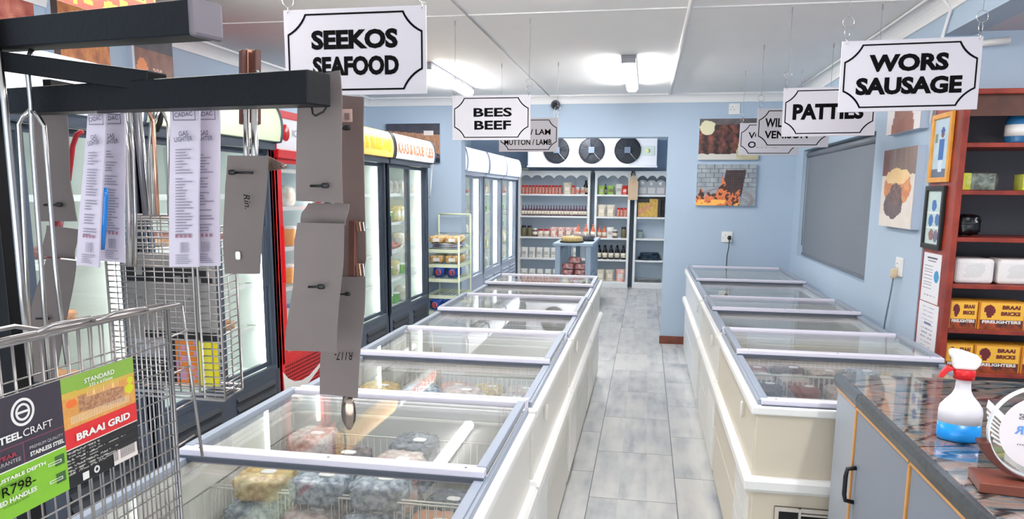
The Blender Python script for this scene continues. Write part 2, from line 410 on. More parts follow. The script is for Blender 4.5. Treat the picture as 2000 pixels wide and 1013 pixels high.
# ceiling joints and the round cover strip
struct('trim_4', box((XL + .08, 4.355, ZC - .006), (XR - .08, 4.395, ZC)), CORN)
mb = MB(); mb.tube([(.195, 0, ZC - .01), (.195, YB - .08, ZC - .01)], .014, 8); tag(mb.build('ceiling_conduit', CORN), 'white round conduit running along the ceiling to the back wall', 'conduit')
struct('trim_5', box((-3.04, 1.2, ZC - .005), (XR - .08, 1.235, ZC)), CORN)
mb = MB(); mb.tube([(-1.06, 2.4, ZC - .008), (-1.05, 7.97, ZC - .008)], .005, 6); tag(mb.build('ceiling_cable', mat('grey_cable', (.62, .62, .64), .6)), 'thin grey cable stretched along the ceiling towards the camera dome', 'cable')
mb = MB(); p0 = (XR - .1, 4.3, ZC - .012); mb.tube([(XR - .1, 7.9, ZC - .012), p0, (XR - .05, 4.25, ZC - .03), (XR - .012, 4.24, 2.55), (XR - .012, 4.34, 2.4), (XR - .012, 4.37, 2.0)], .008, 8)
tag(mb.build('cable_conduit', CORN), 'white cable conduit bending down over the right wall bulkhead', 'conduit')

# ---------------------------------------------------------------- ceiling lights
TUBEM = mat('lit_diffuser', (1, .99, .985), .4, emit=TUBE_E)
def batten():
    r = thing('batten_light', 'white fluorescent batten light', 'light', (0, 0, 0))
    box((-.055, 0, -.028), (.055, 1.5, 0)).build('casing', mat('light_casing', (.62, .63, .66), .4), r, bevel=.006)
    mb = MB(); mb.prism([(-.05, -.028), (-.05, -.05), (-.035, -.075), (.035, -.075), (.05, -.05), (.05, -.028)], .03, 1.47, 'xz'); mb.build('diffuser', TUBEM, r)
    box((-.053, -.008, -.06), (.053, .03, -.02)).build('end_cap', MATS['light_casing'], r, bevel=.004); box((-.053, 1.47, -.06), (.053, 1.508, -.02)).build('end_cap', MATS['light_casing'], r, bevel=.004)
    return r
BT = Set(batten)
BT.put((-.17, 5.75, ZC), 0, 'short looking lit batten on the ceiling above the aisle floor')
BT.put((-1.77, 5.85, ZC), 0, 'lit batten on the ceiling over the left side freezers')
BT.put((-.17, 2.3, ZC), 0, 'added out of view batten on the ceiling above the near end of the aisle')  # added above the frame to light the middle of the room
BT.put((-1.77, 1.7, ZC), 0, 'added out of view batten on the ceiling over the near end of the left freezers')  # extra batten kept out of view, added for more room light
BT.put((1.0, .1, ZC), 0, 'added out of view batten on the ceiling above the near end of the counter')  # added overhead, out of view, to light counter and foreground
BT.put((-.9, 9.6, ZC), 0, 'lit batten on the ceiling of the store room')
BT.put((-1.1, 11.2, ZC), 0, 'second lit batten deep in the store room')
BT.put((3.0, 2.0, 2.46), 0, 'lit batten on the side room ceiling')

# ---------------------------------------------------------------- chest freezers
def rect(x0, y0, x1, y1): return [(x0, y0), (x1, y0), (x1, y1), (x0, y1)]
def freezer(label, x0, x1, y0, y1, split, body, near_over, front, side, hz=.85, grille=False, bands=True, capn=True):
    """open-topped chest with two sliding glass lids; split = y where the lids overlap; side=+1 bumper on the x1 face"""
    r = thing('chest_freezer', label, 'freezer', ((x0 + x1) / 2, (y0 + y1) / 2, 0))
    t = .055; zb = .30
    mb = MB(); o0 = rect(x0 + .012, y0 + .012, x1 - .012, y1 - .012); i0 = rect(x0 + t, y0 + t, x1 - t, y1 - t)
    mb.ring(o0, i0, zb, hz - .035, 'xy'); mb.box((x0 + .012, y0 + .012, .03), (x1 - .012, y1 - .012, zb))
    bd = mb.build('body', body, r, bevel=.008)
    lip = MB(); lip.ring(rect(x0 - .006, y0 - .006, x1 + .006, y1 + .006), rect(x0 + .045, y0 + .045, x1 - .045, y1 - .045), hz - .036, hz - .004, 'xy')
    lip.build('rim', WPLAS, r, bevel=.006)
    ln = MB(); ln.ring(rect(x0 + .046, y0 + .046, x1 - .046, y1 - .046), rect(x0 + .052, y0 + .052, x1 - .052, y1 - .052), zb, hz - .04, 'xy'); ln.build('liner', mat('frosted_liner', (.86, .87, .86), .6), r)
    # bumper rail, rounded
    for nm, path in ((('bumper'), [(x0, y0, .535), (x1, y0, .535), (x1, y1, .535), (x0, y1, .535)]),):
        b = MB(); pr = [(0, -.03), (.018, -.03), (.03, -.015), (.03, .015), (.018, .03), (0, .03)]
        # follow the four sides as one closed loop
        vs = []; fs = []; corners = [(x0 + .012, y0 + .012, -1, -1), (x1 - .012, y0 + .012, 1, -1), (x1 - .012, y1 - .012, 1, 1), (x0 + .012, y1 - .012, -1, 1)]
        for cx, cy_, dx, dy in corners:
            for u, z in pr: vs.append((cx + dx * u, cy_ + dy * min(u, .03 if front or dy < 0 and not grille else .03) * (1 if (dy < 0 and front) else .25), .545 + z))
        k = len(pr)
        for i in range(4):
            j = (i + 1) % 4
            for q in range(k): fs.append((i * k + q, j * k + q, j * k + (q + 1) % k, i * k + (q + 1) % k))
        b.add(vs, fs); b.build('bumper', WPLAS, r, bevel=.006)
    # sliding track seals along the long sides
    for nm, xa, xb in (('track', x0 + .018, x0 + .030), ('track', x1 - .030, x1 - .018)):
        box((xa, y0 + .02, hz - .006), (xb, y1 - .02, hz + .016)).build(nm, GREYSEAL, r, bevel=.002)
    # lids
    fw = .034
    def lid(ya, yb, z):
        xa, xb = x0 + .03, x1 - .03
        a = MB(); a.ring(rect(xa, ya, xb, yb), rect(xa + .02, ya + fw + .012, xb - .02, yb - fw), z, z + .02, 'xy')
        l = a.build('lid', LAV, r, bevel=.003)
        for u0, u1 in ((xa - .001, xa + .026), (xb - .026, xb + .001)): box((u0, ya + .03, z + .002), (u1, yb - .02, z + .0225)).build('side_rail', GREYSEAL, l, bevel=.002)
        box((xa + .02, ya + .02, z + .006), (xb - .02, yb - .02, z + .011)).build('glass', LIDGLASS, l)
        box((xa, ya - .006, z - .012), (xb, ya + .001, z + .001)).build('seal', SEAL, l)
        for u in (.06, .5, .94): MB().lathe([(.004, 0), (.004, .0015), (.002, .002)], 8, TM(xa + (xb - xa) * u, ya + .02, z + .0195)).build('screw', ALU, l)
    lid(y0 + .012, split + .05, hz - .002); lid(split, y1 - .012, hz + .024)
    if near_over:
        box((x0 + .03, y0 + .004, hz - .004), (x1 - .03, y0 + .03, hz + .03)).build('end_bar', LAV, r, bevel=.003)
    # corner joint caps
    for x in (x0 - .006, x1 + .006 - .06): box((x, y1 - .012, hz - .012), (x + .06, y1 + .006, hz + .006)).build('corner_cap', CREAMY, r, bevel=.004)
    # lock on the long side
    sx = x1 if side > 0 else x0
    c = MB(); c.pillow(.012, .022, .07, TM(sx, y0 + .3, hz - .14), None, 4); c.build('lid_lock', CREAMY, r)
    # ventilation panel on the long side, low
    v = MB(); xs = x1 - .008 if side > 0 else x0 + .008
    for k in range(16):
        y = y0 + .05 + k * .022
        v.box((xs - .006, y, .10), (xs + .006, y + .009, .46))
    for z in (.09, .19, .28, .37, .46): v.box((xs - .005, y0 + .045, z), (xs + .005, y0 + .41, z + .008))
    v.build('vent_panel', WPLAS, r)
    # wire baskets inside
    ni = max(2, int((y1 - y0) / .42))
    for q in range(ni):
        ya = y0 + .07 + (y1 - y0 - .14) * q / ni; yb = y0 + .07 + (y1 - y0 - .14) * (q + 1) / ni - .02
        xa, xb = x0 + .07, x1 - .07; zt, zl = hz - .10, .525
        w_ = MB()
        for z in (zt, (zt + zl) / 2, zl): w_.tube([(xa, ya, z), (xb, ya, z), (xb, yb, z), (xa, yb, z)], .0035 if z == zt else .002, 5, True)
        n = 34
        for i in range(n + 1):
            x = xa + (xb - xa) * i / n
            w_.tube([(x, ya, zt), (x, ya, zl), (x, yb, zl), (x, yb, zt)], .0016, 4)
        for i in range(1, 14):
            y = ya + (yb - ya) * i / 14
            w_.tube([(xa, y, zt), (xa, y, zl)], .0016, 4); w_.tube([(xb, y, zt), (xb, y, zl)], .0016, 4)
        w_.build('wire_basket', WIRE, r)
    # feet
    for x in (x0 + .08, x1 - .08):
        for y in (y0 + .08, y1 - .08):
            MB().lathe([(.022, 0), (.022, .02), (.012, .031)], 10, TM(x, y, 0)).build('foot', BLACK, r)
    if grille:
        gx0, gx1, gz0, gz1 = x0 + .10, x1 - .10, .12, .46
        box((gx0, y0 + .005, gz0), (gx1, y0 + .02, gz1)).build('compressor_recess', mat('dark_recess', (.06, .06, .07), .7), r)
        g = MB(); g.ring([(gx0, gz0), (gx1, gz0), (gx1, gz1), (gx0, gz1)], [(gx0 + .014, gz0 + .014), (gx1 - .014, gz0 + .014), (gx1 - .014, gz1 - .014), (gx0 + .014, gz1 - .014)], y0 - .004, y0 + .008, 'xz')
        z = gz0 + .02
        while z < gz1 - .015:
            g.box((gx0 + .09, y0 - .006, z), (gx1, y0 + .004, z + .007)); z += .021
        for x in (gx0 + .085, gx0 + .24, gx0 + .40, gx0 + .56): g.box((x, y0 - .007, gz0), (x + .008, y0 + .004, gz1))
        g.build('vent_grille', mat('grille_plastic', (.80, .77, .73), .45), r)
        kn = MB(); kn.lathe([(.022, 0), (.022, .012), (.016, .018)], 16, T(gx0 + .045, y0 - .0, gz1 - .10, rx=PI / 2)); kn.build('thermostat_knob', BLACK, r)
    return r
LX0, LX1 = -1.31, -.365
freezer('long chest freezer of the left row nearest the camera, under the spoon tip', LX0, LX1, 1.30, 2.50, 1.80, CREAMY, False, True, 1)
freezer('second chest freezer from the near end of the left row', LX0, LX1, 2.54, 3.82, 3.13, CREAMY, True, True, 1)
freezer('third chest freezer from the near end of the left row', LX0, LX1, 3.86, 5.18, 4.45, CREAMY, True, True, 1)
freezer('farthest chest freezer of the left row, nearest the bread rack', LX0, LX1, 5.22, 6.50, 5.85, CREAMY, True, True, 1)
RX0, RX1 = .415, 1.375
freezer('cream chest freezer of the right row beside the counter, with vent grille on its end', RX0, RX1, 2.75, 4.16, 3.53, CREAM, False, True, -1, grille=True)
freezer('middle chest freezer of the right row', RX0, RX1, 4.20, 5.46, 4.86, CREAMY, True, True, -1)
freezer('white chest freezer of the right row farthest from the counter', RX0, RX1, 5.50, 7.70, 6.50, PALEB, True, True, -1)

# contents: frozen packs
PK = [mat('pack_mince', (.62, .34, .30), .25, bump=(45, .5), noise=(55, .3, '8a4a44')), mat('pack_brown', (.45, .33, .29), .25, bump=(45, .5), noise=(55, .3, '2e2527')),
      mat('pack_orange', (.86, .52, .36), .25, bump=(45, .5), noise=(55, .3, 'c9a086')), mat('pack_pale', (.80, .78, .74), .25, bump=(45, .5), noise=(55, .3, 'b08f86')),
      mat('pack_green', (.45, .60, .50), .25, bump=(45, .5), noise=(55, .3, 'cfd8cc')), mat('pack_blue', (.30, .38, .46), .25, bump=(45, .5), noise=(55, .3, 'b7c2c8')),
      mat('pack_yellow', (.86, .78, .50), .25, bump=(45, .5), noise=(55, .3, 'b08a4a')), mat('pack_redprint', (.80, .25, .22), .25, bump=(45, .5), noise=(55, .3, 'e8ddd6')),
      mat('pack_dark', (.16, .17, .20), .25, bump=(45, .5), noise=(55, .3, '6b7782'))]
def mk_pack(mt, sx, sy, sz, seed):
    def f():
        rr = random.Random(seed); r = thing('frozen_pack', 'frozen pack', 'food pack', (0, 0, 0))
        MB().pillow(sx, sy, sz, None, rr, 10, .07).build('wrapped_food', mt, r)
        lb = MB(); lb.pillow(sx * .30, sy * .2, .006, TM(sx * .15, -sy * .12, sz * .97), None, 3); lb.build('price_label', WPLAS, r)
        return r
    return f
PS = {}
def pack(i, v): 
    if (i, v) not in PS: PS[(i, v)] = Set(mk_pack(PK[i], (.165, .15, .16)[v], (.15, .165, .155)[v], (.085, .080, .088)[v], i * 7 + v))
    return PS[(i, v)]
def fill(x0, x1, y0, y1, z, cols, label, group, seed, layers=1):
    for k in range(layers): fill1(x0 + .03 * k, x1, y0 + .02 * k, y1, z + .090 * k, cols, label, group, seed + 100 * k)
def fill1(x0, x1, y0, y1, z, cols, label, group, seed):
    rr = random.Random(seed); y = y0 + .05
    while y < y1:
        x = x0 + rr.uniform(0, .03)
        while x < x1 + .02:
            if rr.random() < .93:
                s = pack(rr.choice(cols(x, y)), rr.randrange(3)); s.put((x, y, z), rr.uniform(-.06, .06), label, group)
            x += .182
        y += .180
fill(-1.17, -.60, 1.45, 1.78, .535, lambda x, y: (4, 3, 7) if x < -.95 else (8, 5, 8, 1) if x < -.72 else (2, 2, 3, 2), 'frozen pack under the nearest lid of the left freezer row', 'frozen packs under the nearest left lid', 3)
fill(-1.17, -.60, 1.85, 2.42, .535, lambda x, y: (5, 3, 4, 6) if x < -1.05 else (1, 8, 1, 5) if y > 2.15 else (1, 5, 3, 2) if x < -.72 else (2, 3, 0), 'frozen meat pack under the second lid of the left freezer row', 'frozen packs under the second left lid', 5, 3)
fill(-1.17, -.60, 2.66, 3.05, .535, lambda x, y: (4, 5, 3, 6) if x < -1.1 else (7, 2, 5) if x < -.85 else (5, 4, 3) if x < -.7 else (6, 2, 3, 5), 'frozen pack in the second left freezer below its near lid', 'frozen packs in the second left freezer', 7, 3)
fill(-1.17, -.60, 3.25, 3.75, .535, lambda x, y: (2, 3, 3, 6), 'frozen pack in the second left freezer below its far lid', 'frozen packs below the far lid of the second left freezer', 9)
fill(-1.17, -.60, 3.98, 5.05, .535, lambda x, y: (3, 3, 5, 7), 'pale frozen pack in the third left freezer', 'frozen packs in the third left freezer', 11)
fill(-1.17, -.60, 5.35, 6.35, .535, lambda x, y: (7, 3) if y > 5.95 else (3, 5, 3), 'frozen pack in the farthest left freezer', 'frozen packs in the farthest left freezer', 13)
fill(.56, 1.14, 2.88, 3.45, .535, lambda x, y: (0, 0, 3) if x < .75 else (3, 0, 5), 'frozen meat pack in the cream freezer under its near lid', 'frozen packs in the cream freezer near lid', 15, 2)
fill(.56, 1.14, 3.6, 4.05, .535, lambda x, y: (5, 3, 0, 1), 'frozen pack in the cream freezer under its far lid', 'frozen packs in the cream freezer far lid', 17, 2)
fill(.56, 1.14, 4.35, 5.3, .535, lambda x, y: (3, 5, 1, 3), 'frozen pack in the middle right freezer', 'frozen packs in the middle right freezer', 19)
fill(.56, 1.14, 5.65, 7.5, .535, lambda x, y: (5, 3, 5), 'frozen pack in the far right freezer', 'frozen packs in the far right freezer', 21)
# stand-out things in the near left freezers
def sheet(name, pts, z, mt, label, cat, t=.004):
    mb = MB(); k = len(pts); mb.add([(x, y, z_ ) for (x, y), z_ in zip(pts, z)] + [(x, y, z_ + t) for (x, y), z_ in zip(pts, z)], [tuple(range(k - 1, -1, -1)), tuple(range(k, 2 * k))] + [(i, (i + 1) % k, (i + 1) % k + k, i + k) for i in range(k)])
    return tag(mb.build(name, mt), label, cat)
ORC = mat('orange_price_card', (.98, .68, .30), .6)
q = [atz(668, 866, .70), atz(674, 858, .70), atz(735, 824, .73), atz(693, 817, .73)]
sheet('price_card', [(p.x, p.y) for p in q], [p.z for p in q], ORC, 'orange price card under the second lid of the left row, by the spoon tip', 'card')
sheet('price_card', [(-1.10, 2.72), (-.98, 2.72), (-.92, 3.0), (-1.0, 2.98)], (.62, .62, .72, .72), ORC, 'orange price card lying in the second left freezer', 'card')
sheet('plastic_sheet', [(-1.02, 1.42), (-.86, 1.40), (-.74, 1.66), (-.92, 1.70)], (.60, .60, .66, .66), mat('pale_green_plastic', (.80, .86, .70), .3), 'pale green plastic sheet on the packs under the nearest lid', 'sheet')
sheet('price_strip', [(-1.20, 2.32), (-1.17, 2.32), (-1.10, 2.47), (-1.14, 2.47)], (.72, .72, .74, .74), REDLID, 'small red strip at the back left corner of the nearest freezer', 'label')
# ---------------------------------------------------------------- upright fridges along the left wall (fronts face +X)
TUBEF = mat('fridge_light_tube', (1, 1, .97), .4, emit=9)
def fprofile(zs0, zs1, bulge):
    """how far the curved sign box stands out at height z"""
    return lambda z: bulge * math.sqrt(max(0, 1 - ((z - zs0 - (zs1 - zs0) * .42) / ((zs1 - zs0) * .62)) ** 2))
def fridge(label, X, y0, y1, top, body, liner, signmat, zs0=1.88, zb=.56, doors=2, louvre=True, depth=.72, tubes=True, post=.045, shelves=(.80, 1.06, 1.32, 1.58), bulge=.075, edge=CHARC):
    r = thing('upright_fridge', label, 'fridge', (X - depth / 2, (y0 + y1) / 2, 0))
    t = .035; xb_ = X - depth
    mb = MB(); mb.box((xb_, y0 + .004, .06), (X, y0 + t, top)); mb.box((xb_, y1 - t, .06), (X, y1 - .004, top)); mb.box((xb_, y0 + .004, .06), (xb_ + t, y1 - .004, top))
    mb.box((xb_, y0 + .004, zs0), (X - .02, y1 - .004, top)); mb.box((xb_, y0 + .004, .06), (X - .02, y1 - .004, zb - .04))
    mb.build('cabinet', body, r, bevel=.004)
    li = MB(); g = .002
    li.box((xb_ + t, y0 + t, zb - .04), (xb_ + t + .006, y1 - t, zs0)); li.box((xb_ + t, y0 + t, zb - .04), (X - .07, y0 + t + .006, zs0)); li.box((xb_ + t, y1 - t - .006, zb - .04), (X - .07, y1 - t, zs0))
    li.box((xb_ + t, y0 + t, zb - .04), (X - .03, y1 - t, zb - .03)); li.box((xb_ + t, y0 + t, zs0 - .01), (X - .03, y1 - t, zs0))
    li.build('inner_liner', liner, r)
    # bottom panel with louvres
    pn = MB(); pn.box((X - .02, y0 + .004, .07), (X - .004, y1 - .004, zb - .02)); p = pn.build('kick_panel', body, r, bevel=.003)
    if louvre:
        n = 2 if y1 - y0 > .9 else 1; wd = (y1 - y0) / n
        for q in range(n):
            lv = MB()
            for k in range(6):
                z = .165 + k * .055; ya = y0 + q * wd + .09; yb = y0 + (q + 1) * wd - .07
                lv.add([(X - .004, ya, z), (X - .004, yb, z), (X - .004, yb, z + .034), (X - .004, ya, z + .034), (X + .010, ya, z + .010), (X + .010, yb, z + .010)],
                       [(0, 1, 5, 4), (4, 5, 2, 3), (0, 4, 3), (1, 2, 5)])
                lv.box((X - .005, ya - .006, z - .018), (X - .002, yb + .006, z))  # flat strip draws the shadow groove below each slat
            lv.build('louvre_grille', CHARCD if body is CHARC else body, p)
    # outer posts and the two sliding doors
    fm = MB(); fm.ring([(y0 + .004, zb - .03), (y1 - .004, zb - .03), (y1 - .004, zs0), (y0 + .004, zs0)], [(y0 + post, zb), (y1 - post, zb), (y1 - post, zs0 - .03), (y0 + post, zs0 - .03)], X - .02, X, 'yz')
    fm.build('front_frame', edge, r, bevel=.002)
    ya, yb = y0 + post, y1 - post
    ds = [(ya, (ya + yb) / 2 + .03, X - .012), ((ya + yb) / 2 - .02, yb, X - .034)] if doors == 2 else [(ya, yb, X - .006)]
    for a, b, xx in ds:
        d = MB(); fr = .032 if doors == 2 else .045
        d.ring([(a, zb), (b, zb), (b, zs0 - .03), (a, zs0 - .03)], [(a + fr, zb + .03), (b - fr, zb + .03), (b - fr, zs0 - .06), (a + fr, zs0 - .06)], xx - .016, xx + .004, 'yz')
        dr = d.build('door', edge, r, bevel=.002)
        box((xx - .010, a + fr, zb + .03), (xx - .005, b - fr, zs0 - .06)).build('glass', DOORGLASS, dr)
        hy = a + fr * .6 if a == ya else b - fr * .6
        h_ = MB(); h_.box((xx + .003, hy - .006, 1.05), (xx + .014, hy + .006, 1.40)); h_.build('handle', edge, dr)
    # shelves
    for z in shelves:
        s_ = MB()
        for q in range(int((y1 - y0) / .05)):
            y = y0 + .05 + q * .05
            s_.tube([(xb_ + .06, y, z), (X - .09, y, z)], .0025, 4)
        s_.tube([(xb_ + .06, y0 + .04, z), (X - .09, y0 + .04, z), (X - .09, y1 - .04, z), (xb_ + .06, y1 - .04, z)], .004, 5, True)
        s_.build('wire_shelf', WIRE, r)
        box((X - .088, y0 + .045, z - .012), (X - .082, y1 - .045, z + .014)).build('price_rail', WPLAS, r)
    if tubes:
        for y in ((y0 + .06, y1 - .06) if doors == 2 else (y1 - .06,)):
            MB().tube([(X - .075, y, zb + .02), (X - .075, y, zs0 - .06)], .014, 8).build('light_tube', TUBEF, r)
    # curved, backlit sign
    pf = fprofile(zs0, top, bulge)
    sg = MB(); n = 14; prof = [(X + .002 + pf(zs0 + .02 + (top - zs0 - .02) * i / n), zs0 + .02 + (top - zs0 - .02) * i / n) for i in range(n + 1)]
    vs = []; fs = []
    for y in (y0 + .012, y1 - .012): vs += [(a, y, z) for a, z in prof] + [(X - .02, y, top), (X - .02, y, zs0 + .02)]
    k = len(prof) + 2
    fs = [(i, i + 1, i + 1 + k, i + k) for i in range(k - 1)] + [(k - 1, 0, k, 2 * k - 1), tuple(range(k - 1, -1, -1)), tuple(range(k, 2 * k))]
    sg.add(vs, fs, None, False); so = sg.build('sign_box', signmat, r)
    for yy in (y0 + .002, y1 - .014):
        ed = MB(); path = [(a + .004, yy + .006, z) for a, z in prof]; ed.tube([(X - .01, yy + .006, zs0 + .01)] + path + [(X - .01, yy + .006, top + .004)], .008, 6); ed.build('sign_edge', edge, so)
    box((X - .02, y0 + .004, zs0 - .03), (X + .03, y1 - .004, zs0 + .022)).build('sign_rail', edge, r, bevel=.004)
    for y in (y0 + .08, y1 - .08):
        for x in (xb_ + .08, X - .08): MB().lathe([(.02, 0), (.02, .05), (.012, .062)], 10, TM(x, y, 0)).build('foot', BLACK, r)
    return r, pf
FX = -2.2
SG_G = mat('backlit_pale_green_sign', (.88, .94, .80), .5, emit=.15)
SG_Y = mat('backlit_yellow_sign', (.98, .80, .42), .5, emit=.3)
SG_W = mat('sign_greyish_white', (.90, .90, .90), .5, emit=.15)
SG_B = mat('backlit_white_sign', (.93, .95, .98), .5, emit=.4)
fridge('dark grey two door display fridge with plain lit sign, left of the picture edge', FX, 1.72, 2.92, 2.11, CHARC, WINT, SG_B)
fridge('dark grey two door display fridge with plain pale green lit sign, beside the red fridge', FX, 2.95, 4.13, 2.11, CHARC, WINT, SG_G)
SGRED = mat('cooler_red_white_sign', (.90, .91, .94), .5, emit=.1)
fr_, pfr = fridge('red framed glass door drinks fridge between the grey fridges', FX, 4.16, 4.86, 2.09, COKERED, mat('pale_blue_liner', (.83, .90, .93), .5), SGRED, zs0=1.84, zb=.57, doors=1, louvre=False, bulge=.004, edge=COKERED, shelves=(.72, .98, 1.24, 1.50, 1.74))
box((FX - .01, 4.165, 2.05), (FX + .014, 4.855, 2.095)).build('red_band', COKERED, fr_, bevel=.003)
# perforated red kick panel with a white wave
pv = MB()
for j in range(12):
    for i in range(22):
        y = 4.20 + i * .029; z = .235 + j * .025
        pv.box((FX - .003, y, z), (FX - .0015, y + .019, z + .012))
pv.build('vent_slots', mat('dark_red_slot', (.45, .05, .07), .6), fr_)
wv = [atx(*p, FX) for p in ((553, 727), (562, 738), (575, 744), (590, 742), (604, 733), (618, 717), (630, 703), (630, 708), (618, 726), (604, 745), (590, 758), (576, 766), (562, 768), (556, 766))]
MB().prism([(p.y, p.z) for p in wv], FX - .001, FX + .002, 'yz').build('white_wave', WPLAS, fr_)
MB().lathe([(.05, 0), (.05, .003)], 24, T(FX + .008, 4.30, 1.965, ry=PI / 2)).build('round_emblem', COKERED, fr_)
text_part('lettering', 'ICE COLD', .34, .04, TM(FX + .010, 4.56, 1.95) @ FACE_X, mat('grey_print', (.66, .68, .72), .5), fr_, .01)
fC, pfC = fridge('grey two door fridge with yellow lit sign next to the red fridge', FX, 4.90, 6.11, 2.11, CHARC, WINT, SG_Y)
def warpX(pf, X, off=.006): return lambda p: Vector((X + pf(p.z) + off, p.y, p.z))
text_part('lettering', 'VIENNAS & RUSSIANS', 1.06, .095, TM(FX, 5.50, 1.945) @ FACE_X, mat('yellow_orange_letters', (.98, .72, .05), .5, emit=.3), fC, .03, warp=warpX(pfC, FX))
fD, pfD = fridge('grey two door fridge with orange lettering on white sign, last before the corner', FX, 6.14, 7.34, 2.11, CHARC, WINT, SG_W)
text_part('lettering', 'KAAS & KOUE VLEIS', 1.06, .095, TM(FX, 6.74, 1.945) @ FACE_X, mat('orange_red_letters', (.96, .42, .27), .5, emit=.2), fD, .03, warp=warpX(pfD, FX))
c_ = MB(); c_.tube([(FX + .03, 7.35, 2.08), (FX + .075, 7.37, 1.98), (FX + .03, 7.38, 1.85), (FX + .01, 7.40, 1.65), (FX - .01, 7.42, 1.55)], .006, 6)
tag(c_.build('power_cable', WPLAS), 'white power cable hanging down the side of the last grey fridge', 'cable')
WX = -2.11
WED = mat('silver_fridge_frame', (.66, .70, .77), .4)
for i, (a, b, lb) in enumerate(((8.36, 9.56, 'white display fridge nearest the store room opening'), (9.59, 10.79, 'white display fridge in the middle of the three in the store room'), (10.82, 12.04, 'white display fridge deepest in the store room, beside the white shelves'))):
    fridge(lb, WX, a, b, 2.13, WED, WINT, SG_B, zs0=1.84, edge=WED, zb=.56, louvre=(i != 0))

# fridge goods, one object each
def mk_tray(mt, mt2, seed):
    def f():
        rr = random.Random(seed); r = thing('food_tray', 'tray', 'food tray', (0, 0, 0))
        MB().box((-.09, -.07, 0), (.09, .07, .012)).build('tray', WPLAS, r, bevel=.004)
        MB().pillow(.16, .12, .045, TM(0, 0, .012), rr, 6, .18).build('food', mt, r)
        return r
    return f
def mk_tub(mt, lid, rad, hh):
    def f():
        r = thing('tub', 'tub', 'tub', (0, 0, 0))
        MB().lathe([(rad * .82, 0), (rad * .86, .004), (rad, hh * .86), (rad, hh * .87)], 14).build('tub_body', mt, r)
        MB().lathe([(rad * 1.05, hh * .86), (rad * 1.05, hh * .97), (rad * .98, hh)], 14).build('lid', lid, r)
        return r
    return f
def mk_bag(mt, sx, sy, hh, seed, lab=None):
    def f():
        rr = random.Random(seed); r = thing('food_bag', 'bag', 'bag', (0, 0, 0))
        MB().pillow(sx, sy, hh, None, rr, 6, .08).build('bag_body', mt, r)
        if lab: MB().pillow(sx * .05, sy * .6, hh * .4, TM(sx * .5, 0, hh * .3), None, 3).build('bag_label', lab, r)
        return r
    return f
FG = {'trayo': Set(mk_tray(mat('crumbed_food', (.86, .62, .40), .6, noise=(40, .3, 'b9754a')), None, 1)),
      'trayr': Set(mk_tray(mat('sliced_meat', (.80, .50, .46), .5, noise=(40, .3, 'c98a80')), None, 2)),
      'trayy': Set(mk_tray(mat('yellow_cheese_food', (.90, .80, .48), .5, noise=(30, .2, 'd89a4a')), None, 3)),
      'tubw': Set(mk_tub(WPLAS, mat('blue_lid', (.25, .45, .75), .4), .05, .11)), 'tubo': Set(mk_tub(mat('orange_tub', (.95, .62, .15), .4), WPLAS, .055, .13)),
      'tubg': Set(mk_tub(mat('green_tub', (.45, .72, .35), .4), WPLAS, .05, .10)), 'tubr': Set(mk_tub(REDLID, WPLAS, .045, .10)),
      'bagy': Set(mk_bag(mat('yellow_bag', (.90, .82, .45), .4, noise=(20, .2, 'e8e2c0')), .12, .15, .15, 4, WPLAS)),
      'bagp': Set(mk_bag(mat('pale_bag', (.86, .88, .86), .4, noise=(20, .2, 'c9b9a0')), .11, .14, .14, 5)),
      'boxo': Set(mk_bag(mat('orange_carton', (.97, .55, .20), .5), .09, .10, .19, 6, WPLAS))}
def stock(X, y0, y1, rows, label, group, seed, xo=.195):
    rr = random.Random(seed)
    for z, kinds in rows:
        y = y0 + .15
        while y < y1 - .14:
            FG[rr.choice(kinds)].put((X - xo - rr.uniform(0, .03), y, z + .007), rr.uniform(-.06, .06), label, group)
            if rr.random() < .6: FG[rr.choice(kinds)].put((X - xo - .22, y, z + .007), rr.uniform(-.06, .06), label, group)
            y += .185
stock(FX, 1.72, 2.92, ((.531, ('trayo', 'trayy', 'trayr')), (.80, ('trayo', 'trayy')), (1.06, ('trayo', 'trayr')), (1.32, ('bagp', 'trayr'))), 'packed food in the near left grey fridge behind the braai grid', 'packed food in the near left fridge', 31)
stock(FX, 2.95, 4.13, ((.80, ('trayo', 'trayr')), (1.32, ('trayo', 'trayr'))), 'food tray in the grey fridge beside the red fridge', 'food trays in the fridge beside the red fridge', 32)
stock(FX, 4.16, 4.86, ((.72, ('tubw',)), (.98, ('tubo', 'bagp')), (1.24, ('tubo', 'bagp')), (1.50, ('tubw', 'bagp'))), 'tub or bag in the red framed fridge', 'goods in the red framed fridge', 33)
stock(FX, 4.90, 6.11, ((.531, ('bagp', 'bagy')), (.80, ('tubg', 'trayy', 'tubr')), (1.06, ('bagp', 'trayr')), (1.32, ('bagp',)), (1.58, ('bagp', 'bagy'))), 'packed goods in the fridge with the yellow sign', 'goods in the yellow sign fridge', 34)
stock(FX, 6.14, 7.34, ((.531, ('tubg', 'bagp')), (.80, ('bagy', 'tubg')), (1.06, ('trayr', 'bagp')), (1.32, ('bagy', 'tubg')), (1.58, ('bagp',))), 'packed goods in the fridge with orange sign lettering', 'goods in the orange lettered fridge', 35)
for k, (a, b) in enumerate(((8.36, 9.56), (9.59, 10.79), (10.82, 12.04))):
    stock(WX, a, b, ((.531, ('bagp',)), (.80, ('bagy', 'bagp')), (1.06, ('bagp', 'tubg')), (1.32, ('bagy', 'tubr', 'tubg')), (1.58, ('bagp', 'trayr'))),
          'packed goods in the %s white store room fridge' % ('nearest', 'middle', 'deepest')[k], 'goods in the %s white fridge' % ('nearest', 'middle', 'deepest')[k], 40 + k)

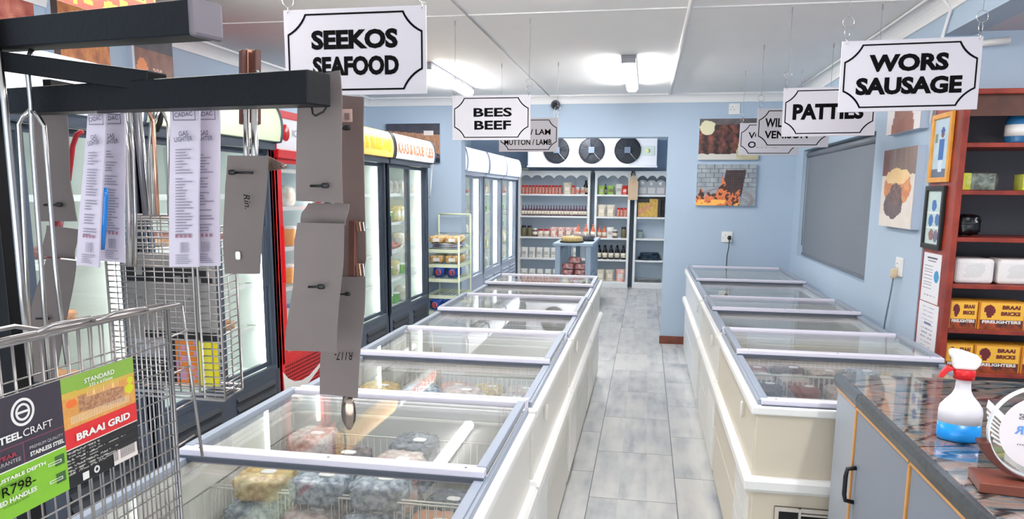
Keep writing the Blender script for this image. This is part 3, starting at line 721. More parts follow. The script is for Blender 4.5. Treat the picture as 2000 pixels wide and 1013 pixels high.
# ---------------------------------------------------------------- bread rack in the corner
RK = mat('pale_green_enamel', (.85, .89, .78), .4)
rx0, rx1, ry0, ry1 = -2.27, -1.91, 7.46, 7.98
rk = thing('bread_rack', 'pale green wire bread rack with loaves, in the corner before the store room', 'rack', ((rx0 + rx1) / 2, (ry0 + ry1) / 2, 0))
for x in (rx0, rx1):
    MB().tube([(x, ry0, 0), (x, ry0, 1.16)], .011, 8).build('post', RK, rk); MB().tube([(x, ry1, 0), (x, ry1, 1.37)], .011, 8).build('post', RK, rk)
MB().tube([(rx0, ry1, 1.37), (rx1, ry1, 1.37)], .011, 8).build('top_bar', RK, rk)
RZ = (.34, .515, .69, .845, 1.0)
for z in RZ:
    s_ = MB(); s_.ring(rect(rx0, ry0, rx1, ry1), rect(rx0 + .006, ry0 + .006, rx1 - .006, ry1 - .006), z - .018, z + .018, 'xy')
    for k in range(1, 9):
        x = rx0 + (rx1 - rx0) * k / 9; s_.tube([(x, ry0, z), (x, ry1, z + .01)], .003, 4)
    s_.build('rack_shelf', RK, rk)
MB().tube([(rx0, ry0, 1.10), (rx0, ry1, 1.16), (rx1, ry1, 1.16), (rx1, ry0, 1.10)], .004, 6).build('guard_rail', RK, rk)
def mk_loaf():
    r = thing('bread_pack', 'pack', 'bread', (0, 0, 0)); mb = MB()
    for i in range(2):
        for j in range(2): mb.pillow(.075, .075, .075, TM(-.037 + i * .07, -.037 + j * .07, .004), None, 4)
    mb.build('buns', mat('golden_bun', (.85, .62, .34), .6, noise=(20, .3, 'f0d9a0')), r)
    MB().pillow(.16, .16, .085, None, random.Random(3), 5, .04).build('bag_film', FILM, r)
    MB().box((-.03, -.083, .02), (.04, -.0815, .055)).build('label', WPLAS, r)
    return r
LO = Set(mk_loaf)
for x in (-2.17, -2.0):
    for y in (7.58, 7.78):
        LO.put((x, y, 1.075), 0, 'pack of golden buns lying on top of the folded cloth on the bread rack', 'bun packs on top of the rack')
        LO.put((x, y, .868), 0, 'pack of golden buns on the second shelf of the bread rack', 'bun packs on the second rack shelf')
cb = MB(); 
for k, (dx, dz) in enumerate(((0, 0), (.01, .02), (-.005, .04))): cb.pillow(.30, .36, .018, TM(-2.09 + dx, 7.68, 1.019 + dz), None, 5)
tag(cb.build('folded_cloth', mat('white_navy_cloth', (.86, .87, .90), .8, noise=(5, .5, '39465e'))), 'folded white and navy cloths under the buns on the rack', 'cloth')
def mk_blue():
    r = thing('bread_bag', 'blue bread bag', 'bread', (0, 0, 0)); MB().pillow(.13, .22, .12, None, random.Random(8), 5, .06).build('bag_body', mat('blue_bread_bag', (.12, .30, .66), .35, noise=(14, .2)), r)
    MB().lathe([(.033, 0), (.033, .004)], 16, T(0, -.108, .06, rx=PI / 2)).build('orange_emblem', mat('orange_emblem', (.90, .40, .30), .5), r)
    return r
BBG = Set(mk_blue)
for x in (-2.15, -2.0): BBG.put((x, 7.62, .71), 0, 'blue bread bag on the middle shelf of the rack', 'blue bread bags on the middle rack shelf')
for x in (-2.185, -2.035): BBG.put((x, 7.6, .36), 0, 'blue bread bag on the lowest shelf of the rack', 'blue bread bags on the lowest rack shelf')

# ---------------------------------------------------------------- white shelves in the store room
SY0, SY1 = 12.75, 13.05
SZ = (.10, .48, .85, 1.213, 1.586)
def white_shelf(label, x0, x1, n, top=1.95, z=SZ):
    r = thing('white_bookshelf', label, 'shelf', ((x0 + x1) / 2, (SY0 + SY1) / 2, 0)); t = .04
    for x in (x0, x1 - t): box((x, SY0, 0), (x + t, SY1, top)).build('side_panel', WHITESH, r, bevel=.003)
    box((x0, SY1 - .012, 0), (x1, SY1, top)).build('back_panel', mat('pale_blue_panel', (.80, .86, .92), .6), r)
    box((x0 - .01, SY0 - .012, top), (x1 + .01, SY1, top + .03)).build('top_board', WHITESH, r, bevel=.004)
    for q in z: box((x0 + t, SY0 + .01, q - .03), (x1 - t, SY1 - .012, q)).build('shelf_board', WHITESH, r, bevel=.002)
    pl = MB(); pl.box((x0, SY0 - .008, 0), (x1, SY0 + .01, SZ[0] - .02)); pl.build('plinth', WHITESH, r, bevel=.002)
    # scalloped valance
    pts = [(x1 - t, top), (x0 + t, top)]; sw = (x1 - x0 - 2 * t) / n
    for k in range(n):
        for i in range(9):
            a = i / 8; pts.append((x0 + t + (k + a) * sw, top - .045 - .055 * (abs(2 * a - 1)) ** 2.2))
    MB().prism(pts, SY0 - .004, SY0 + .012, 'xz').build('scalloped_valance', WHITESH, r)
    return r
white_shelf('wide white shelf with scalloped top and rows of bottles, nearest the white fridges', -2.20, -.955, 6)
white_shelf('narrow white scalloped shelf in the middle of the three in the store room', -.875, -.275, 3)
white_shelf('white scalloped shelf farthest right in the store room, mostly empty', -.20, .36, 3)

def mk_jar(body, lid, rad, hh, label=None, nm='jar'):
    def f():
        r = thing(nm, nm, nm.replace('_', ' '), (0, 0, 0))
        MB().lathe([(rad * .9, 0), (rad, .006), (rad, hh * .72), (rad * .8, hh * .8)], 12).build('jar_body', body, r)
        MB().lathe([(rad * .86, hh * .8), (rad * .86, hh * .98), (rad * .8, hh)], 12).build('lid', lid, r)
        if label: MB().lathe([(rad * 1.02, hh * .2), (rad * 1.02, hh * .6)], 12).build('label', label, r)
        return r
    return f
def mk_bottle(body, cap, rad, hh, label=None):
    def f():
        r = thing('bottle', 'bottle', 'bottle', (0, 0, 0))
        MB().lathe([(rad * .9, 0), (rad, .006), (rad, hh * .55), (rad * .45, hh * .74), (rad * .36, hh * .88)], 12).build('bottle_body', body, r)
        MB().lathe([(rad * .42, hh * .88), (rad * .42, hh)], 10).build('cap', cap, r)
        if label: MB().lathe([(rad * 1.03, hh * .12), (rad * 1.03, hh * .46)], 12).build('label', label, r)
        return r
    return f
def mk_pouch(body, w_, hh, lab=None, seed=1):
    def f():
        r = thing('pouch', 'pouch', 'pouch', (0, 0, 0))
        mb = MB(); n = 5; vs = []; 
        for k in range(n + 1):
            z = hh * k / n; d = .05 * (1 - (k / n) ** 1.5) + .004; ww = w_ / 2 * (1 - .06 * math.sin(k / n * PI))
            vs += [(-ww, 0, z), (-ww * .6, -d, z), (ww * .6, -d, z), (ww, 0, z), (ww * .6, d, z), (-ww * .6, d, z)]
        fs = [(k * 6 + i, k * 6 + (i + 1) % 6, (k + 1) * 6 + (i + 1) % 6, (k + 1) * 6 + i) for k in range(n) for i in range(6)] + [(5, 4, 3, 2, 1, 0), tuple(n * 6 + i for i in range(6))]
        mb.add(vs, fs); mb.build('pouch_body', body, r)
        if lab: MB().add([(-w_ * .28, -.052, hh * .12), (w_ * .28, -.052, hh * .12), (w_ * .28, -.034, hh * .62), (-w_ * .28, -.034, hh * .62), (-w_ * .28, -.045, hh * .12), (w_ * .28, -.045, hh * .12), (w_ * .28, -.028, hh * .62), (-w_ * .28, -.028, hh * .62)], [(0, 1, 2, 3), (7, 6, 5, 4), (0, 4, 5, 1), (1, 5, 6, 2), (2, 6, 7, 3), (3, 7, 4, 0)]).build('pouch_label', lab, r)
        return r
    return f
def row(st, x0, x1, z, step, label, group, y=12.84, jit=.0008, seed=0, depth=1):
    rr = random.Random(seed); x = x0
    while x <= x1 + 1e-6:
        for d in range(depth): st.put((x + rr.uniform(-jit, jit), y + d * .095, z + .001), rr.uniform(-.1, .1), label, group)
        x += step
SP_R = mat('chilli_red_spice', (.88, .42, .34), .4, noise=(30, .2, 'c8a090')); SP_P = mat('dark_plum_sauce', (.36, .22, .30), .3); PLUMCAP = mat('purple_brown_cap', (.40, .28, .36), .4)
PALELAB = mat('cream_paper_label', (.92, .88, .80), .6); PICK = mat('pickle_green_brown', (.45, .42, .30), .3); DKGL = mat('black_glass_bottle', (.09, .09, .12), .2)
ORG = mat('orange_sauce', (.86, .45, .32), .3); WPK = mat('white_packet', (.90, .90, .88), .5, noise=(30, .1)); GRNP = mat('green_packet', (.62, .78, .36), .5, noise=(25, .2)); SALM = mat('salmon_packet', (.93, .58, .50), .5, noise=(25, .2, 'f1ddd4'))
J_RED = Set(mk_jar(SP_R, REDLID, .027, .15, None, 'spice_jar')); J_CL = Set(mk_jar(mat('pale_spice', (.82, .76, .72), .4), WPLAS, .040, .12, SP_R, 'spice_jar'))
B_PL = Set(mk_bottle(SP_P, PLUMCAP, .023, .18, PALELAB)); J_PK = Set(mk_jar(PICK, mat('dark_navy_lid', (.18, .20, .27), .4), .048, .19, None, 'pickle_jar'))
B_DK = Set(mk_bottle(DKGL, DKGL, .042, .24, PALELAB)); B_OR = Set(mk_bottle(ORG, mat('orange_cap', (.80, .50, .40), .4), .036, .20, PALELAB))
J_WR = Set(mk_jar(mat('pale_pink_jar', (.90, .82, .80), .4), REDLID, .050, .13, PALELAB, 'preserve_jar')); J_WD = Set(mk_jar(mat('relish', (.40, .28, .26), .3), WPLAS, .045, .14, PALELAB, 'relish_jar'))
PW = Set(mk_pouch(WPK, .12, .18, mat('grey_print_label', (.72, .70, .66), .6))); PG = Set(mk_pouch(GRNP, .12, .15, PICK)); PS_ = Set(mk_pouch(SALM, .15, .21, WPK)); PR = Set(mk_pouch(REDLID, .10, .15, SALM)); PC = Set(mk_pouch(mat('beige_packet', (.86, .82, .74), .5, noise=(20, .2)), .15, .20, PALELAB)); PP = Set(mk_pouch(mat('printed_pale_packet', (.90, .86, .84), .5, noise=(24, .3, 'd0685e')), .13, .17, PALELAB))
row(J_RED, -2.12, -1.47, SZ[4], .058, 'red lidded spice jar on the top shelf of the wide white unit', 'red spice jars top shelf', seed=1)
row(PC, -1.355, -1.355, SZ[4], .2, 'beige packet standing after the red lidded jars on the top shelf', None, seed=1)
row(J_RED, -1.25, -1.25, SZ[4], .2, 'single red spice jar right of the beige packet on the top shelf', None, seed=2)
row(J_CL, -1.175, -1.085, SZ[4], .09, 'small clear spice jar on the top shelf right end', 'clear spice jars top shelf', seed=2)
B_DK.put((-1.045, 12.95, SZ[4] + .001), 0, 'tall dark bottle at the right end of the top white shelf')
row(B_PL, -2.125, -1.02, SZ[3], .0495, 'plum coloured sauce bottle on the second shelf of the wide white unit', 'plum sauce bottles', seed=3)
row(J_PK, -2.105, -2.00, SZ[2], .1, 'dark lidded pickle jar at the left of the third white shelf', 'pickle jars', seed=4)
row(J_WD, -1.91, -1.91, SZ[2], .1, 'white lidded relish jar beside the pickle jars', None, seed=4)
row(J_WR, -1.81, -1.705, SZ[2], .105, 'squat red lidded preserve jar on the third white shelf', 'preserve jars third shelf', seed=5)
row(PP, -1.58, -1.06, SZ[2], .132, 'pale packet with red print on the third white shelf', 'printed packets third shelf', seed=6)
row(PW, -2.09, -1.06, SZ[1], .13, 'white packet on the fourth shelf of the wide white unit', 'white packets fourth shelf', seed=7)
row(PW, -2.09, -1.06, SZ[0], .14, 'white packet on the bottom shelf of the wide white unit', 'white packets bottom shelf', seed=8)
row(PG, -.765, -.61, SZ[4], .155, 'green packet on the top shelf of the narrow white unit', 'green packets', seed=9)
B_PL.put((-.705, 12.93, SZ[4] + .001), 0, 'dark bottle between the two green packets')
row(PW, -.47, -.47, SZ[4], .2, 'white packet right of the green packets on the narrow unit', None, seed=9); row(PR, -.37, -.37, SZ[4], .2, 'red packet at the right of the top shelf of the narrow unit', None, seed=9)
row(PC, -.755, -.59, SZ[3], .156, 'beige packet on the second shelf of the narrow white unit', 'beige packets second shelf', seed=10)
row(J_RED, -.47, -.35, SZ[3], .058, 'red jar at the right of the second shelf of the narrow unit', 'red jars second shelf narrow unit', seed=10)
row(B_OR, -.785, -.70, SZ[2], .085, 'orange sauce bottle on the third shelf of the narrow unit', 'orange bottles third shelf', seed=11)
row(PW, -.60, -.60, SZ[2], .2, 'white packet right of the orange sauce bottles', None, seed=11)
row(J_WD, -.515, -.465, SZ[2], .096, 'relish jar on the third shelf of the narrow unit', 'relish jars third shelf', seed=12); row(J_PK, -.368, -.368, SZ[2], .2, 'dark lidded pickle jar at the right end of the third narrow shelf', None, seed=12)
row(B_DK, -.785, -.36, SZ[1], .105, 'dark bottle on the fourth shelf of the narrow unit', 'dark bottles fourth shelf', seed=13, depth=2)
row(PC, -.745, -.585, SZ[0], .16, 'beige bag on the bottom shelf of the narrow unit', 'beige bags bottom shelf', seed=14); row(PS_, -.405, -.405, SZ[0], .2, 'salmon coloured packet on the bottom shelf of the narrow unit', None, seed=15)
# right unit goods
def mk_grey():
    r = thing('grey_packet', 'packet', 'packet', (0, 0, 0)); mb = MB()
    pts = [(-.08, 0), (.08, 0), (.08, .17)] + [(.08 * math.cos(a), .19 + .06 * math.sin(a)) for a in [i * PI / 8 for i in range(9)]] + [(-.08, .17)]
    mb.prism(pts, -.02, .02, 'xz'); mb.build('packet_body', mat('grey_packet_card', (.66, .68, .70), .5), r)
    MB().lathe([(.035, 0), (.035, .004)], 16, T(0, -.021, .19, rx=PI / 2)).build('round_window', WPLAS, r); MB().box((-.06, -.024, .02), (.06, -.0205, .12)).build('packet_label', mat('pale_packet_label', (.83, .82, .82), .5), r)
    return r
GP = Set(mk_grey); row(GP, -.075, .23, SZ[4], .150, 'grey packet with round window on the top shelf of the right white unit', 'grey round window packets', seed=16)
cbx = thing('printed_carton', 'carton printed with a hand over golden chips on the right white shelf', 'box', (.02, 12.9, SZ[3]))
box((-.14, 12.80, SZ[3] + .001), (.24, 12.98, SZ[3] + .31)).build('carton', mat('dark_carton', (.16, .15, .17), .5), cbx, bevel=.003)
def chips(u, v):
    n = fbm(u * 22, v * 16, 5)
    c = mixc((.95, .83, .45), (.78, .60, .28), n * 1.3)
    d = abs((v - .25) - (u - .05) * .75)
    if u < .62 and d < .13 - .09 * u + .03 * n: c = mixc((.93, .70, .55), (.75, .48, .36), n)
    if v > .80 and u < .5 or u > .86: c = (.20, .18, .18)
    return c
picture('printed_front', .38, .30, 44, 34, chips, TM(.05, 12.797, SZ[3] + .155) @ RX90, cbx)
box((.25, 12.80, SZ[3] + .001), (.305, 13.0, SZ[3] + .30)).build('side_box', BLACK, cbx)
J_GL = Set(mk_jar(mat('green_tint_jar', (.60, .68, .64), .25), mat('grey_lid', (.45, .5, .5), .4), .045, .14, None, 'jar')); J_GL.put((-.09, 12.88, SZ[2] + .002), 0, 'small greenish jar standing alone on the right white unit')
cb = MB(); rr = random.Random(5)
for k in range(5): cb.pillow(.38 - k * .02, .20, .03, T(.08 + rr.uniform(-.01, .01), 12.88, SZ[1] + .004 + k * .024, rz=rr.uniform(-.05, .05)), rr, 6, .12)
tag(cb.build('folded_bags', mat('dark_blue_folded_bags', (.20, .32, .42), .5, noise=(16, .4, '0f1c28'))), 'stack of dark blue folded bags on the right white unit', 'bags')
cb = MB()
for k in range(3): cb.pillow(.42, .2, .02, TM(.08, 12.88, SZ[0] + .002 + k * .018), rr, 5, .06)
tag(cb.build('folded_sacks', mat('grey_folded_sacks', (.58, .60, .60), .6, noise=(12, .2))), 'grey folded sacks on the bottom board of the right white unit', 'bags')
# ornaments and the hanging card tag
sw_ = MB(); sw_.pillow(.14, .08, .05, TM(-2.10, 12.88, 1.98), None, 5); sw_.tube([(-2.13, 12.88, 2.02), (-2.15, 12.88, 2.07), (-2.12, 12.88, 2.085)], .008, 6); tag(sw_.build('porcelain_dish', mat('cream_porcelain', (.86, .84, .74), .4)), 'small cream dish on top of the wide white shelf', 'dish')
tg = thing('hanging_tag', 'big manila card tag clipped to the valance between the white shelves', 'tag', (-.235, 12.71, 1.50))
MB().prism([(-.31, 1.50), (-.15, 1.50), (-.15, 1.80), (-.20, 1.90), (-.26, 1.90), (-.31, 1.80)], 12.70, 12.706, 'xz').build('card', TAGM, tg)
MB().tube([(-.25, 12.697, 1.86), (-.245, 12.70, 1.92), (-.235, 12.70, 1.97), (-.22, 12.70, 1.92), (-.215, 12.697, 1.86), (-.235, 12.695, 1.78)], .006, 6).build('string', mat('pale_string', (.86, .82, .72), .8), tg)
MB().box((-.255, 12.695, 1.935), (-.215, 12.735, 1.975)).build('clip', BLACK, tg)

# ---------------------------------------------------------------- evaporator unit on the store room wall
EVX0, EVX1, EVY, EVZ0, EVZ1 = -1.985, .14, 12.42, 2.035, 2.52
ev = thing('evaporator_unit', 'white cold room evaporator with three black fans, high on the store room wall', 'cooling unit', ((EVX0 + EVX1) / 2, 12.75, EVZ0))
mb = MB(); mb.prism([(EVY, EVZ0 + .03), (EVY, EVZ1), (13.08, EVZ1), (13.08, EVZ0 + .12), (EVY + .03, EVZ0)], EVX0, EVX1, 'yz'); mb.build('casing', mat('white_casing', (.93, .94, .97), .4), ev, bevel=.006)
box((EVX0 - .01, EVY - .01, EVZ0 - .005), (EVX1 + .01, EVY + .05, EVZ0 + .02)).build('drip_edge', MATS['white_casing'], ev)
for x in (-1.50, -.92, -.335):
    M = T(x, EVY - .005, 2.305, rx=PI / 2)
    f_ = MB(); f_.lathe([(.215, 0), (.215, .012), (.20, .02), (.198, .004), (.198, 0)], 36, M); fo = f_.build('fan_housing', BLACK, ev)
    MB().lathe([(.196, .002), (.19, .004), (.0, .004)], 32, M).build('fan_recess', mat('fan_dark', (.16, .19, .24), .6), fo)
    b_ = MB()
    for k in range(5):
        a = k * 2 * PI / 5
        b_.add([Vector((.05 * math.cos(a), .05 * math.sin(a), .006)), Vector((.18 * math.cos(a - .25), .18 * math.sin(a - .25), .006)), Vector((.18 * math.cos(a + .45), .18 * math.sin(a + .45), .018)), Vector((.05 * math.cos(a + .6), .05 * math.sin(a + .6), .018))], [(0, 1, 2, 3)], M)
    b_.build('fan_blades', mat('fan_blade', (.12, .14, .18), .5), fo)
    g_ = MB()
    for k in range(1, 11): 
        rr_ = .195 * k / 10; g_.tube([(rr_ * math.cos(a), rr_ * math.sin(a), .030) for a in [i * 2 * PI / 24 for i in range(24)]], .0025, 4, True, M)
    for k in range(8):
        a = k * PI / 4 + .2; g_.tube([(.03 * math.cos(a), .03 * math.sin(a), .030), (.225 * math.cos(a), .225 * math.sin(a), .018)], .004, 4, False, M)
    g_.build('fan_guard', mat('guard_grey', (.24, .27, .32), .5), fo)
    box((x - .05, EVY - .05, 2.255), (x + .05, EVY - .03, 2.355)).build('motor', mat('motor_grey', (.40, .46, .54), .5), fo, bevel=.006)
    MB().tube([(x + .04, EVY - .04, 2.26), (x + .12, EVY - .03, 2.17), (x + .17, EVY - .01, 2.12)], .003, 5).build('lead', WPLAS, fo)
box((-.11, EVY - .008, 2.22), (.10, EVY - .001, 2.37)).build('name_plate', mat('pale_plate', (.82, .88, .86), .4), ev, bevel=.004)
MB().lathe([(.035, 0), (.035, .004)], 20, T(-.005, EVY - .008, 2.295, rx=PI / 2)).build('plate_emblem', mat('yellow_green_dot', (.86, .88, .62), .5), ev)

# ---------------------------------------------------------------- grey-blue slatted table with cakes
TBX0, TBX1, TBY0, TBY1, TBZ = -1.205, -.72, 10.0, 11.55, .935
TBM = mat('blue_grey_painted_wood', (.66, .73, .80), .5)
tb = thing('slatted_table', 'blue grey painted slatted table standing before the white shelves', 'table', ((TBX0 + TBX1) / 2, (TBY0 + TBY1) / 2, 0))
box((TBX0 - .03, TBY0 - .03, TBZ - .035), (TBX1 + .03, TBY1 + .03, TBZ)).build('table_top', TBM, tb, bevel=.004)
for x in (TBX0, TBX1 - .07):
    for y in (TBY0, TBY1 - .07): box((x, y, 0), (x + .07, y + .07, TBZ - .035)).build('leg', TBM, tb, bevel=.003)
box((TBX0, TBY0 + .01, .44), (TBX1, TBY1 - .01, .47)).build('lower_shelf', TBM, tb, bevel=.003)
for x in (TBX0 + .02, TBX1 - .03):
    for z in (TBZ - .12,): box((x - .01, TBY0 + .05, z), (x + .015, TBY1 - .05, z + .085)).build('apron', TBM, tb)
    for k in range(7):
        y = TBY0 + .17 + k * .19; box((x - .005, y, .47), (x + .012, y + .07, TBZ - .12)).build('slat', TBM, tb, bevel=.002)
for k in range(2): box((TBX0 + .14 + k * .15, TBY1 - .03, .47), (TBX0 + .21 + k * .15, TBY1 - .01, TBZ - .04)).build('slat', TBM, tb, bevel=.002)
def cake(x, y, top, label, s=1):
    r = thing('boxed_cake', label, 'cake', (x, y, TBZ)); 
    MB().lathe([(.13 * s, 0), (.135 * s, .01), (.13 * s, .015)], 24, TM(x, y, TBZ + .001)).build('cake_base', BLACK, r)
    MB().lathe([(.115 * s, .015), (.12 * s, .03), (.12 * s, .065), (.10 * s, .08)], 24, TM(x, y, TBZ)).build('cake', top, r)
    MB().lathe([(.128 * s, .018), (.125 * s, .09), (.09 * s, .105)], 24, TM(x, y, TBZ)).build('dome', FILM, r)
    return r
cake(-1.0, 10.2, mat('yellow_sponge', (.90, .76, .45), .6, noise=(30, .2)), 'yellow sponge cake in a clear dome at the front of the slatted table', 1.25)
cake(-.83, 10.55, mat('dark_cake', (.28, .26, .30), .5, noise=(30, .3)), 'dark cake in a clear dome on the right of the slatted table', .9)
cake(-.95, 10.95, mat('brown_cake', (.62, .45, .33), .6, noise=(30, .3)), 'brown cake in a clear dome at the back of the slatted table', 1.1)
for k, x in enumerate((-1.02, -.90, -.79)): B_OR.put((x, 11.35, TBZ + .001), .2 * k, 'orange sauce bottle on the back edge of the slatted table', 'orange bottles on the slatted table')
MEATR = Set(mk_bag(mat('deep_red_packet', (.66, .13, .16), .35, noise=(18, .4, 'e8c9c4')), .16, .17, .085, 21, WPLAS))
for k, (x, y, z) in enumerate(((-1.05, 10.20, .472), (-.87, 10.2, .472), (-1.04, 10.2, .559), (-.87, 10.2, .559), (-1.05, 10.42, .472), (-.87, 10.42, .472), (-.95, 10.2, .646))):
    MEATR.put((x, y, z + .006), PI / 2 + .03 * k, 'deep red packet stacked on the lower shelf of the slatted table', 'red packets under the slatted table')
# ---------------------------------------------------------------- hanging signs
SGB = SIGNW; HAIR = mat('fishing_line', (.62, .63, .65), .5)
def hang_sign(label, x0, x1, ztop, Y, hh, lines, tilt=0, ty=0):
    """lines: list of (text, width fraction, height fraction, centre x fraction, base z fraction, bold)"""
    W_ = x1 - x0; cx = (x0 + x1) / 2
    r = thing('hanging_sign', label, 'sign', (cx, Y, ztop - hh)); r.rotation_euler = (0, 0, 0)
    M = Matrix.Translation((cx, Y, ztop)) @ Matrix.Rotation(tilt, 4, 'Y') @ Matrix.Rotation(ty, 4, 'Z') @ Matrix.Translation((-cx, -Y, -ztop))
    mb = MB(); mb.box((x0, Y, ztop - hh), (x1, Y + .005, ztop), M); mb.build('board', SGB, r, bevel=.0008, seg=1)
    # outline with concave corners
    def outl(i):
        a0, a1, b0, b1 = x0 + .012 + i, x1 - .012 - i, ztop - hh + .014 + i, ztop - .014 - i; c = .062; pts = []
        for (px, pz, s0) in ((a0, b0, 0), (a1, b0, 1), (a1, b1, 2), (a0, b1, 3)):
            for k in range(7):
                t = k / 6 * PI / 2
                # shallow hollow corner running from one side to the other
                q = {0: (px + (c - i * .2) * math.sin(t) ** 1.0, pz + (c - i * .2) * math.cos(t)), 1: (px - (c - i * .2) * math.cos(t), pz + (c - i * .2) * math.sin(t)),
                     2: (px - (c - i * .2) * math.sin(t), pz - (c - i * .2) * math.cos(t)), 3: (px + (c - i * .2) * math.cos(t), pz - (c - i * .2) * math.sin(t))}[s0]
                # pull the arc towards a flatter curve
                lx, lz = {0: (px + (c - i*.2) * k / 6, pz + (c - i*.2) * (1 - k / 6)), 1: (px - (c - i*.2) * (1 - k / 6), pz + (c - i*.2) * k / 6),
                          2: (px - (c - i*.2) * k / 6, pz - (c - i*.2) * (1 - k / 6)), 3: (px + (c - i*.2) * (1 - k / 6), pz - (c - i*.2) * k / 6)}[s0]
                f = .45; pts.append((q[0] * f + lx * (1 - f), q[1] * f + lz * (1 - f)))
        return pts
    MB().ring(outl(0), outl(.0056), Y - .0008, Y, 'xz', M).build('border_line', INK, r)
    for s, wf, hf, xf, zf, bo in lines:
        text_part('lettering', s, W_ * wf, hh * hf, M @ TM(x0 + W_ * xf, Y, ztop - hh + hh * zf) @ RX90, INK, r, bo)
    for x in (x0 + .014, x1 - .014):
        top = M @ Vector((x, Y + .002, ztop - .008)); rm = MB()
        rm.tube([top + Vector((0, -.004, -.003)), top + Vector((.004, -.004, .01)), top + Vector((0, .002, .016)), top + Vector((-.003, .006, .006))], .0012, 5)
        rr = .021
        c1 = top + Vector((.002, 0, .016 + rr)); rm.tube([c1 + Vector((rr * .6 * math.cos(a), rr * .7 * math.cos(a), rr * math.sin(a))) for a in [i * 2 * PI / 20 for i in range(20)]], .0013, 5, True)
        c2 = c1 + Vector((.002, 0, rr * 1.95)); rm.tube([c2 + Vector((rr * math.cos(a), rr * .15 * math.cos(a), rr * math.sin(a))) for a in [i * 2 * PI / 20 for i in range(20)]], .0013, 5, True)
        rm.build('split_rings', STEEL, r)
        ln = MB(); t2 = c2 + Vector((0, 0, rr)); ln.tube([t2, (t2.x + .002, t2.y, ZC)], .0014, 5)
        ln.box((t2.x - .002, t2.y - .002, ZC - .03), (t2.x + .005, t2.y + .002, ZC)); ln.build('hanging_line', HAIR, r)
    return r
hang_sign('white hanging sign lettered SEEKOS SEAFOOD, largest at the left', at(553, 15, 2.35).x, at(832, 15, 2.35).x, 2.198, 2.35, .270, [('SEEKOS', .61, .225, .50, .53, .05), ('SEAFOOD', .61, .225, .505, .225, .05)], tilt=.0)
hang_sign('white hanging sign lettered BEES BEEF', -1.19, -.705, 2.195, 4.5, .265, [('BEES', .49, .20, .52, .52, .03), ('BEEF', .47, .20, .52, .235, .03)])
hang_sign('white hanging sign lettered MUTTON / LAMB, partly behind the beef sign', at(975, 230, 6).x, at(1091, 230, 6).x, 2.205, 6.0, .265, [('SKAAP / LAM', .78, .17, .48, .50, .02), ('MUTTON / LAMB', .80, .17, .49, .20, .02)])
hang_sign('white hanging sign lettered PATTIES', at(1531, 172, 4.45).x, at(1531, 172, 4.45).x + .49, 2.205, 4.45, .265, [('PATTIES', .76, .33, .49, .34, .05)], tilt=-.01)
hang_sign('white hanging sign lettered WILD VENISON, behind the patties sign', at(1480, 212, 5.5).x, at(1480, 212, 5.5).x + .48, 2.205, 5.5, .265, [('WILD', .33, .23, .28, .52, .03), ('VENISON', .60, .20, .415, .23, .03)])
hang_sign('white hanging sign lettered VOETS OFFAL, farthest of the right signs', at(1446, 236, 6.6).x, at(1446, 236, 6.6).x + .48, 2.205, 6.6, .265, [('VOETS', .50, .20, .40, .52, .02), ('OFFAL', .50, .20, .40, .23, .02)])
hang_sign('white hanging sign lettered WORS SAUSAGE, largest at the right', at(1645, 80, 3.1).x, at(1645, 80, 3.1).x + .49, 2.197, 3.1, .262, [('WORS', .57, .245, .49, .555, .05), ('SAUSAGE', .76, .245, .50, .235, .05)], tilt=-.012)

# ---------------------------------------------------------------- canvas pictures
def canvas(label, w_, h_, M, fn, nx=48, ny=36, d=.035, edge=None, name='canvas_picture', cat='picture'):
    c = M @ Vector((0, 0, 0)); r = thing(name, label, cat, (c.x, c.y, c.z - h_ / 2))
    mb = MB(); mb.box((-w_ / 2, -h_ / 2, 0), (w_ / 2, h_ / 2, d), M); mb.build('stretched_canvas', edge or mat('canvas_edge', (.72, .77, .84), .6), r)
    picture('printed_picture', w_ - .002, h_ - .002, nx, ny, fn, M, r, depth=d + .001)
    return r
def p_ribs(u, v):
    u0, v0 = u, v; u += .08 * (fbm(u * 12, v * 10, 2) - .5); v += .06 * (fbm(u * 12, v * 10, 8) - .5)
    n = fbm(u * 9, v * 7, 1); s = .5 + .5 * math.sin((u * 26 + 3 * n + 4 * v * (u - .4)) * 1.2)
    c = mixc((.16, .11, .12), (.62, .36, .29), s * .5 + fbm(u * 30, v * 16, 13) * .9 - .3)
    if v > .86: c = mixc((.45, .42, .42), (.30, .28, .30), n)
    if v < .14: c = (.80, .79, .76)
    if (u - .14) ** 2 / .016 + (v - .78) ** 2 / .03 < 1: c = (.88, .86, .72)
    if u > .64 and v < .42: c = mixc((.80, .79, .66), (.70, .66, .52), n)
    return c
